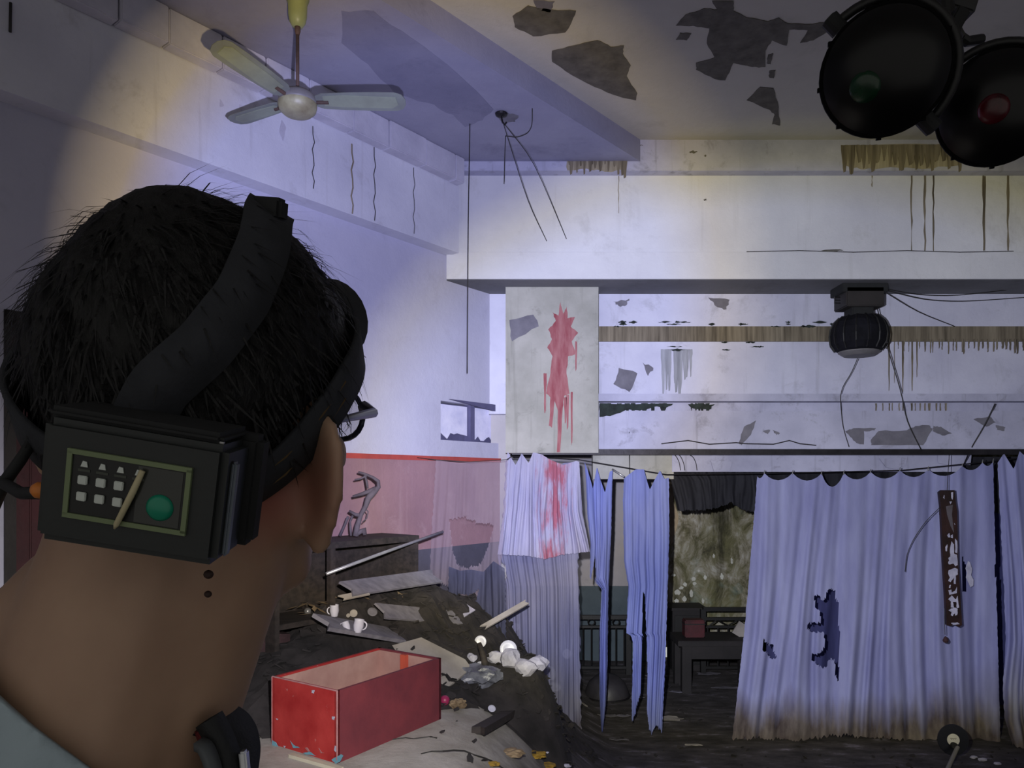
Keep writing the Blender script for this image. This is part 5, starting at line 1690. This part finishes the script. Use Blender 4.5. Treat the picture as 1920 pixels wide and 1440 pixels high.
bm = bmesh.new()
bmesh.ops.create_icosphere(bm, subdivisions=6, radius=1.0)
kill = []
for v in bm.verts:
    d = v.co.normalized()
    az = math.degrees(math.atan2(d.x, d.y))
    el = math.degrees(math.asin(d.z))
    hl = hairline(az)
    if el < hl - 3:
        kill.append(v)
        continue
    edge = min(1, max(0, (el - hl + 3) / 14))
    k = 0.90 + 0.10 * edge
    k += 0.030 * mnoise.noise(Vector((d.x * 5, d.y * 5, d.z * 3))) + 0.016 * mnoise.noise(Vector((d.x * 26, d.y * 26, d.z * 7)))
    # cowlick on the crown and a dip beside it
    k += 0.05 * math.exp(-((d - head_dir(190, 66)).length / 0.28) ** 2)
    v.co = head_pt(d, k)
bmesh.ops.delete(bm, geom=kill, context='VERTS')
hair = obj('hair', bm, MAT['hair'], person, True)
rng = random.Random(2)
verts, faces = [], []
for n_ in range(4600):
    az, el = rng.uniform(-180, 180), math.degrees(math.asin(rng.uniform(-0.85, 1)))
    if el < hairline(az):
        continue
    d = head_dir(az, el)
    p = head_pt(d, 0.985 + 0.02 * rng.random())
    nrm_ = HROT @ d
    # flow away from the crown whorl
    wh = head_dir(195, 62)
    fl_ = HROT @ (d - wh)
    fl_ = fl_ - nrm_ * fl_.dot(nrm_)
    if fl_.length < 1e-4:
        continue
    fl_.normalize()
    fl_ = (fl_ + Vector((rng.uniform(-.4, .4), rng.uniform(-.4, .4), rng.uniform(-.4, .4)))).normalized()
    ln = rng.uniform(0.014, 0.036) * (0.6 if el < -20 else 1)
    w_ = 0.0007
    sd_ = fl_.cross(nrm_).normalized() * w_
    q1 = p + fl_ * ln * 0.5 + nrm_ * 0.002
    q2 = p + fl_ * ln + nrm_ * rng.uniform(-0.006, 0.003)
    b = len(verts)
    verts += [p - sd_, p + sd_, q1 - sd_ * 0.8, q1 + sd_ * 0.8, q2]
    faces += [(b, b + 1, b + 3, b + 2), (b + 2, b + 3, b + 4)]
me = bpy.data.meshes.new('hair_strands')
me.from_pydata(verts, [], faces)
obj('hair_strands', me, MAT['hair'], hair, kind='stuff')

# shirt: torso and sleeves with a wide loose collar
bm = bmesh.new()
BROT = Matrix((br_, bf_, UP)).transposed()
trunk(bm, 0.012)
for sg, S in ((-1, SL), (1, SR)):
    el = S + br_ * sg * 0.05 - bf_ * 0.03 - UP * 0.29
    capsule(bm, S, S.lerp(el, 0.75), 0.072, 0.066, 7)
me = mesh_remesh(bm, 0.007, 8)
bm = bmesh.new()
bm.from_mesh(me)
# cut the collar opening with a slanting plane
c0, c1, c2 = P(-5, 1285, 0.36), P(170, 1440, 0.34), P(430, 1560, 0.46)
pn = (c1 - c0).cross(c2 - c0).normalized()
if pn.z < 0:
    pn = -pn
res = bmesh.ops.bisect_plane(bm, geom=bm.verts[:] + bm.edges[:] + bm.faces[:], plane_co=c0, plane_no=pn, clear_outer=True)
low = PEL.z - 0.16
bmesh.ops.bisect_plane(bm, geom=bm.verts[:] + bm.edges[:] + bm.faces[:], plane_co=(0, 0, low), plane_no=(0, 0, -1), clear_outer=True)
shirt = obj('shirt', bm, MAT['shirt'], person, True)
so = shirt.modifiers.new('thick', 'SOLIDIFY')
so.thickness = 0.003
bm = bmesh.new()
for sg in (-1, 1):
    hip = PEL + br_ * sg * 0.085 - UP * 0.06
    kn = hip + bf_ * 0.02 - UP * 0.41
    capsule(bm, hip, kn, 0.10, 0.072, 10)
    capsule(bm, kn, Vector((kn.x, kn.y - 0.02, 0.09)), 0.072, 0.058, 10)
ellipsoid(bm, PEL - UP * 0.04, (0.18, 0.128, 0.12), BROT)
obj('trousers', mesh_remesh(bm, 0.008, 6), MAT['trouser'], person, True)
for sg in (-1, 1):
    hip = PEL + br_ * sg * 0.085 - UP * 0.06
    kn = hip + bf_ * 0.02 - UP * 0.41
    an = Vector((kn.x, kn.y - 0.02, 0.0))
    bm = bmesh.new()
    ellipsoid(bm, an + bf_ * 0.05 + UP * 0.04, (0.047, 0.135, 0.04), BROT)
    ellipsoid(bm, an + UP * 0.06, (0.042, 0.05, 0.05), BROT)
    box(bm, an + bf_ * 0.05 + UP * 0.012, (0.085, 0.26, 0.024), BROT)
    obj('shoe', mesh_remesh(bm, 0.006, 5), MAT['shoe'], person, True)

# ------------------------------------------------------------------ head-mounted lamp with battery box
lampset = thing('head_torch', HC, 'black head torch with straps and a rear battery box showing a small keypad window', 'head torch')


def on_head(u, v, k=1.0):
    """sight line meets the hair surface"""
    o = Vector((0, 0, CZ)) - HC
    d = Vector(((u - 960) / FPX, 1.0, (900 - v) / FPX)).normalized()
    ol = Vector((o.dot(hr) / HRAD.x, o.dot(hf) / HRAD.y, o.dot(hu) / HRAD.z))
    dl = Vector((d.dot(hr) / HRAD.x, d.dot(hf) / HRAD.y, d.dot(hu) / HRAD.z))
    a, b, c = dl.dot(dl), 2 * ol.dot(dl), ol.dot(ol) - k * k
    disc = b * b - 4 * a * c
    t_ = (-b - math.sqrt(max(0, disc))) / (2 * a)
    return (ol + dl * t_).normalized()          # unit direction in head space


def strap(dirs, w, k=1.07, m='elastic', nm='strap', th=0.0015, par=None):
    """flat band over the head through unit directions"""
    ds = []
    for a, b in zip(dirs[:-1], dirs[1:]):
        n_ = 10
        for i in range(n_):
            ds.append(a.lerp(b, i / n_).normalized())
    ds.append(dirs[-1])
    for _ in range(3):
        ds = [ds[0]] + [(ds[i - 1] + ds[i] * 2 + ds[i + 1]).normalized() for i in range(1, len(ds) - 1)] + [ds[-1]]
    pts = [head_pt(d, k) for d in ds]
    bm_ = bmesh.new()
    prev = None
    for i, p in enumerate(pts):
        tg = (pts[min(i + 1, len(pts) - 1)] - pts[max(i - 1, 0)]).normalized()
        no = (HROT @ Vector((ds[i].x / HRAD.x, ds[i].y / HRAD.y, ds[i].z / HRAD.z))).normalized()
        sd = tg.cross(no).normalized() * w / 2
        ring = [bm_.verts.new(p + sd + no * th), bm_.verts.new(p - sd + no * th), bm_.verts.new(p - sd - no * th), bm_.verts.new(p + sd - no * th)]
        if prev:
            for q in range(4):
                bm_.faces.new((prev[q], prev[(q + 1) % 4], ring[(q + 1) % 4], ring[q]))
        else:
            bm_.faces.new(ring)
        prev = ring
    bm_.faces.new(prev[::-1])
    return obj(nm, bm_, MAT[m], par or lampset, True), ds, pts


d_list = [on_head(u, v, 1.06) for u, v in ((262, 800), (300, 725), (385, 650), (455, 560), (492, 470), (502, 405))]
d_list += [head_dir(0, 62), head_dir(2, 25)]
strap(d_list, 0.026, 1.075, nm='top_strap')
sb, _, _ = strap([head_dir(180, -30), on_head(440, 930, 1.06), on_head(530, 870, 1.06), on_head(600, 790, 1.06), on_head(650, 715, 1.06), head_dir(60, 14), head_dir(25, 18), head_dir(0, 18)], 0.027, 1.07, nm='side_strap')
strap([head_dir(180, -30), head_dir(-150, -18), head_dir(-110, -2), head_dir(-60, 12), head_dir(-25, 18), head_dir(0, 18)], 0.027, 1.07, nm='side_strap')
orange = simple('ochre_stitching', (96, 76, 44), (80, 62, 36), 8, 0.8, bump=0)
for dz in (-0.006, 0.006):
    pts = [head_pt(on_head(u, v + dz * 2600, 1.06), 1.09) for u, v in ((455, 920), (530, 868), (600, 788), (640, 730))]
    obj('stitching', tubeb(pts, 0.0007, 5), orange, sb)
obj('strap_buckle', boxb(head_pt(on_head(500, 400, 1.06), 1.085), (0.02, 0.01, 0.012), HROT, 0.002), MAT['blackr'], lampset)
lm = obj('lamp_head', latheb([(0, -0.02), (0.026, -0.02), (0.03, 0.0), (0.03, 0.028), (0.025, 0.03), (0, 0.026)], head_pt(head_dir(2, 18), 1.16), HROT @ head_dir(2, 12), 24), MAT['blackr'], lampset, True)
obj('lamp_lens', latheb([(0, 0.034), (0.024, 0.031), (0.024, 0.028)], head_pt(head_dir(2, 18), 1.16), HROT @ head_dir(2, 12), 24), simple('clear_lamp_lens', (220, 222, 228), (210, 212, 220), 5, 0.1, bump=0), lm, True)

# battery box on the back of the head
BXC = P(243, 925, 0.304)
yb_, rb_, pb_ = math.radians(3), math.radians(9.5), math.radians(9)
bn = Matrix.Rotation(yb_, 3, 'Z') @ Vector((0, -1, 0))
bx = Matrix.Rotation(yb_, 3, 'Z') @ Vector((1, 0, 0))
BR = Matrix.Rotation(rb_, 3, -bn) @ Matrix.Rotation(pb_, 3, bx)
bn, bx = BR @ bn, BR @ bx
bz = bx.cross(-bn).normalized()
if bz.z < 0:
    bz = -bz
BXR = Matrix((bx, -bn, bz)).transposed()
BW, BH, BT = 0.074, 0.051, 0.03


def B(x, y, z):
    """box space: x right, y outward from the face, z up"""
    return BXC + bx * x + bn * y + bz * z


bb = obj('battery_box', boxb(B(0, -BT / 2, 0), (BW, BT, BH), BXR, 0.003), simple('dark_green_black_case', (34, 38, 38), (26, 30, 30), 5, 0.5, bump=0.05), lampset)
obj('back_plate', boxb(B(0.003, -BT - 0.006, 0.002), (BW * 1.06, 0.014, BH * 1.0), BXR, 0.003), MAT['blackr'], lampset)
obj('cover_flap', boxb(B(-0.002, -BT * 0.7, BH / 2 + 0.002), (BW * 0.96, BT * 1.2, 0.005), BXR, 0.002), MAT['blackr'], lampset)
obj('side_clip', boxb(B(BW / 2 + 0.001, -0.009, -0.002), (0.0025, 0.005, BH * 0.8), BXR, 0.001), simple('grey_clip', (104, 112, 122), (86, 94, 104), 5, 0.35), bb)
obj('seam', boxb(B(0, -0.006, BH / 2 + 0.0002), (BW * 0.9, 0.0012, 0.0012), BXR), MAT['alu'], bb)
# keypad window: frame, dark panel, keys, green button, stick
wx, wz, ww, wh_ = -0.0005, 0.0005, 0.0475, 0.0265
fm = simple('olive_window_frame', (120, 134, 96), (100, 114, 82), 5, 0.5, bump=0)
fr = bmesh.new()
for (x, z, a, b_) in ((0, wh_ / 2, ww + 0.002, 0.002), (0, -wh_ / 2, ww + 0.002, 0.002), (-ww / 2, 0, 0.002, wh_), (ww / 2, 0, 0.002, wh_)):
    box(fr, B(wx + x, 0.0007, wz + z), (a, 0.0018, b_), BXR)
wf = obj('window_frame', fr, fm, bb)
obj('dark_panel', boxb(B(wx, 0.0002, wz), (ww - 0.002, 0.0012, wh_ - 0.002), BXR), simple('black_panel', (14, 16, 15), (10, 11, 11), 5, 0.4, bump=0), bb)
kw = simple('white_key', (206, 212, 206), (190, 198, 192), 5, 0.5, bump=0)
for r_ in range(2):
    for c_ in range(3):
        obj('key', boxb(B(wx - 0.0178 + c_ * 0.0072, 0.0014, wz + 0.0022 - r_ * 0.0068), (0.0037, 0.0014, 0.0036), BXR, 0.0003), kw, bb)
for c_ in range(4):
    obj('key_icon', slab([B(wx - 0.0178 + c_ * 0.0072 + a, 0.0009, wz + 0.0086 + b_) for a, b_ in ((-0.0014, -0.001), (0.0014, -0.001), (0.0009, 0.0012), (-0.0006, 0.0014))], bn, 0.0005), kw, bb)
    obj('key_caption', boxb(B(wx - 0.0178 + c_ * 0.0072, 0.0009, wz + 0.0061), (0.0048, 0.0003, 0.0010), BXR), simple('dim_caption', (70, 74, 66), (60, 64, 58), 5, 0.6, bump=0), bb)
obj('green_button', latheb([(0, 0.0022), (0.0042, 0.002), (0.0055, 0.0006), (0.0055, 0)], B(wx + 0.0135, 0.0008, wz - 0.0042), bn, 24), simple('green_button_plastic', (22, 140, 110), (16, 118, 92), 5, 0.35, bump=0), bb, True)
obj('window_film', boxb(B(wx + 0.0125, 0.0009, wz), (0.018, 0.0002, wh_ - 0.003), BXR), simple('smoky_film', (52, 54, 50), (44, 46, 42), 4, 0.2, bump=0), bb)
obj('stick', tubeb([B(wx + 0.0058, 0.0025, wz + 0.0102), B(wx + 0.003, 0.003, wz + 0.001), B(wx - 0.0022, 0.003, wz - 0.0135), B(wx - 0.003, 0.0025, wz - 0.0155)], [0.0012, 0.0014, 0.0012, 0.0004], 7), simple('cream_stick', (196, 186, 150), (176, 166, 132), 8, 0.7), bb, True)
# cables at its left
lc = B(-BW / 2, -0.012, -0.008)
obj('cable', tubeb([lc, P(40, 925, 0.335), P(5, 905, 0.35), P(-40, 890, 0.38), P(-60, 860, 0.42)], 0.0028, 8), MAT['blackr'], lampset, True)
obj('cable', tubeb([B(-BW / 2 + 0.002, -BT, 0.02), P(78, 800, 0.36), P(40, 860, 0.35), P(8, 905, 0.35), P(-15, 960, 0.37)], 0.0028, 8), MAT['blackr'], lampset, True)
obj('orange_plug', latheb([(0, 0), (0.0035, 0), (0.0035, 0.006), (0.002, 0.008), (0, 0.008)], lc - bx * 0.0005, -bx, 14), simple('orange_plug', (214, 128, 50), (190, 108, 40), 5, 0.5, bump=0), lampset, True)

# glasses
t = thing('eyeglasses', H(0, 0.1, -0.03), 'dark-rimmed eyeglasses on the person, one temple reaching the ear', 'glasses')
gm_ = simple('dark_blue_frame', (34, 40, 66), (24, 28, 48), 5, 0.3, bump=0)
for sg in (-1, 1):
    c = H(sg * 0.031, 0.108, -0.026)
    rim = [c + hr * sg * (0.023 * math.cos(a)) + hu * (0.018 * math.sin(a)) - hf * (0.010 * max(0, math.cos(a))) for a in [2 * PI * i / 24 for i in range(25)]]
    rm_ = obj('rim', tubeb(rim, 0.002, 6), gm_, t, True)
    obj('lens', slab([p + hf * 0.0 for p in rim[:-1]], hf, 0.0015), simple('lens_glass', (150, 160, 180), (140, 150, 172), 4, 0.05, alpha=0.25, bump=0), rm_)
    obj('temple', tubeb([H(sg * 0.054, 0.098, -0.018), H(sg * 0.066, 0.088, -0.02), H(sg * 0.078, 0.02, -0.02), H(sg * 0.081, -0.005, -0.024)], [0.0045, 0.0035, 0.002, 0.002], 8), gm_, t, True)
obj('bridge', tubeb([H(-0.009, 0.116, -0.022), H(0, 0.121, -0.018), H(0.009, 0.116, -0.022)], 0.002, 6), gm_, t, True)

# looped strap at the neck with red lining and a clip
t = thing('shoulder_strap', P(420, 1440, 0.40), 'black looped strap with red lining and silver clip below the neck', 'strap')


def ring_strip(pts, w, th, m, nm, par, axis):
    bm_ = bmesh.new()
    prev = None
    axis = Vector(axis).normalized()
    for i, p in enumerate(pts):
        tg = (pts[min(i + 1, len(pts) - 1)] - pts[max(i - 1, 0)]).normalized()
        no = tg.cross(axis).normalized()
        ring = [bm_.verts.new(p + axis * w / 2 + no * th / 2), bm_.verts.new(p - axis * w / 2 + no * th / 2), bm_.verts.new(p - axis * w / 2 - no * th / 2), bm_.verts.new(p + axis * w / 2 - no * th / 2)]
        if prev:
            for q in range(4):
                bm_.faces.new((prev[q], prev[(q + 1) % 4], ring[(q + 1) % 4], ring[q]))
        prev = ring
    return obj(nm, bm_, MAT[m] if isinstance(m, str) else m, par, True)


def smooth_px(px, y, n=5):
    pts = [P(u, v, yy) for (u, v), yy in zip(px, y)]
    out = []
    for a, b in zip(pts[:-1], pts[1:]):
        for k in range(n):
            out.append(a.lerp(b, k / n))
    out.append(pts[-1])
    for _ in range(4):
        out = [out[0]] + [(out[i - 1] + out[i] * 2 + out[i + 1]) / 4 for i in range(1, len(out) - 1)] + [out[-1]]
    return out


MAT['strapm'] = simple('black_webbing', (34, 36, 38), (24, 25, 27), 30, 0.7, bump=0.3, bscale=200)
o1 = ring_strip(smooth_px([(392, 1345), (415, 1352), (440, 1368), (456, 1395), (462, 1430), (455, 1480), (440, 1540)], [0.40, 0.405, 0.41, 0.41, 0.405, 0.40, 0.40], 5), 0.03, 0.004, 'strapm', 'outer_loop', t, (0.1, 1, 0.25))
ring_strip(smooth_px([(392, 1348), (405, 1370), (418, 1400), (428, 1430), (432, 1480), (436, 1540)], [0.385, 0.385, 0.385, 0.385, 0.385, 0.385], 5), 0.012, 0.009, 'strapm', 'inner_band', t, (0.2, 1, 0.1))
ring_strip(smooth_px([(384, 1362), (392, 1385), (405, 1415), (414, 1450), (420, 1500)], [0.39, 0.39, 0.39, 0.39, 0.39], 5), 0.01, 0.006, simple('dark_red_lining', (110, 32, 36), (86, 24, 28), 6, 0.8), 'red_lining', t, (0.2, 1, 0.1))
ring_strip(smooth_px([(372, 1395), (385, 1400), (396, 1425), (405, 1460), (408, 1500)], [0.375, 0.372, 0.372, 0.372, 0.375], 5), 0.008, 0.004, simple('grey_webbing', (92, 96, 100), (76, 80, 84), 30, 0.8), 'grey_strap', t, (0.2, 1, 0.1))
obj('clip', boxb(P(459, 1432, 0.388), (0.004, 0.006, 0.014), Matrix.Rotation(-0.1, 3, 'Y'), 0.001), simple('silver_clip', (214, 216, 220), (190, 192, 196), 5, 0.2, 0.9, bump=0), t)
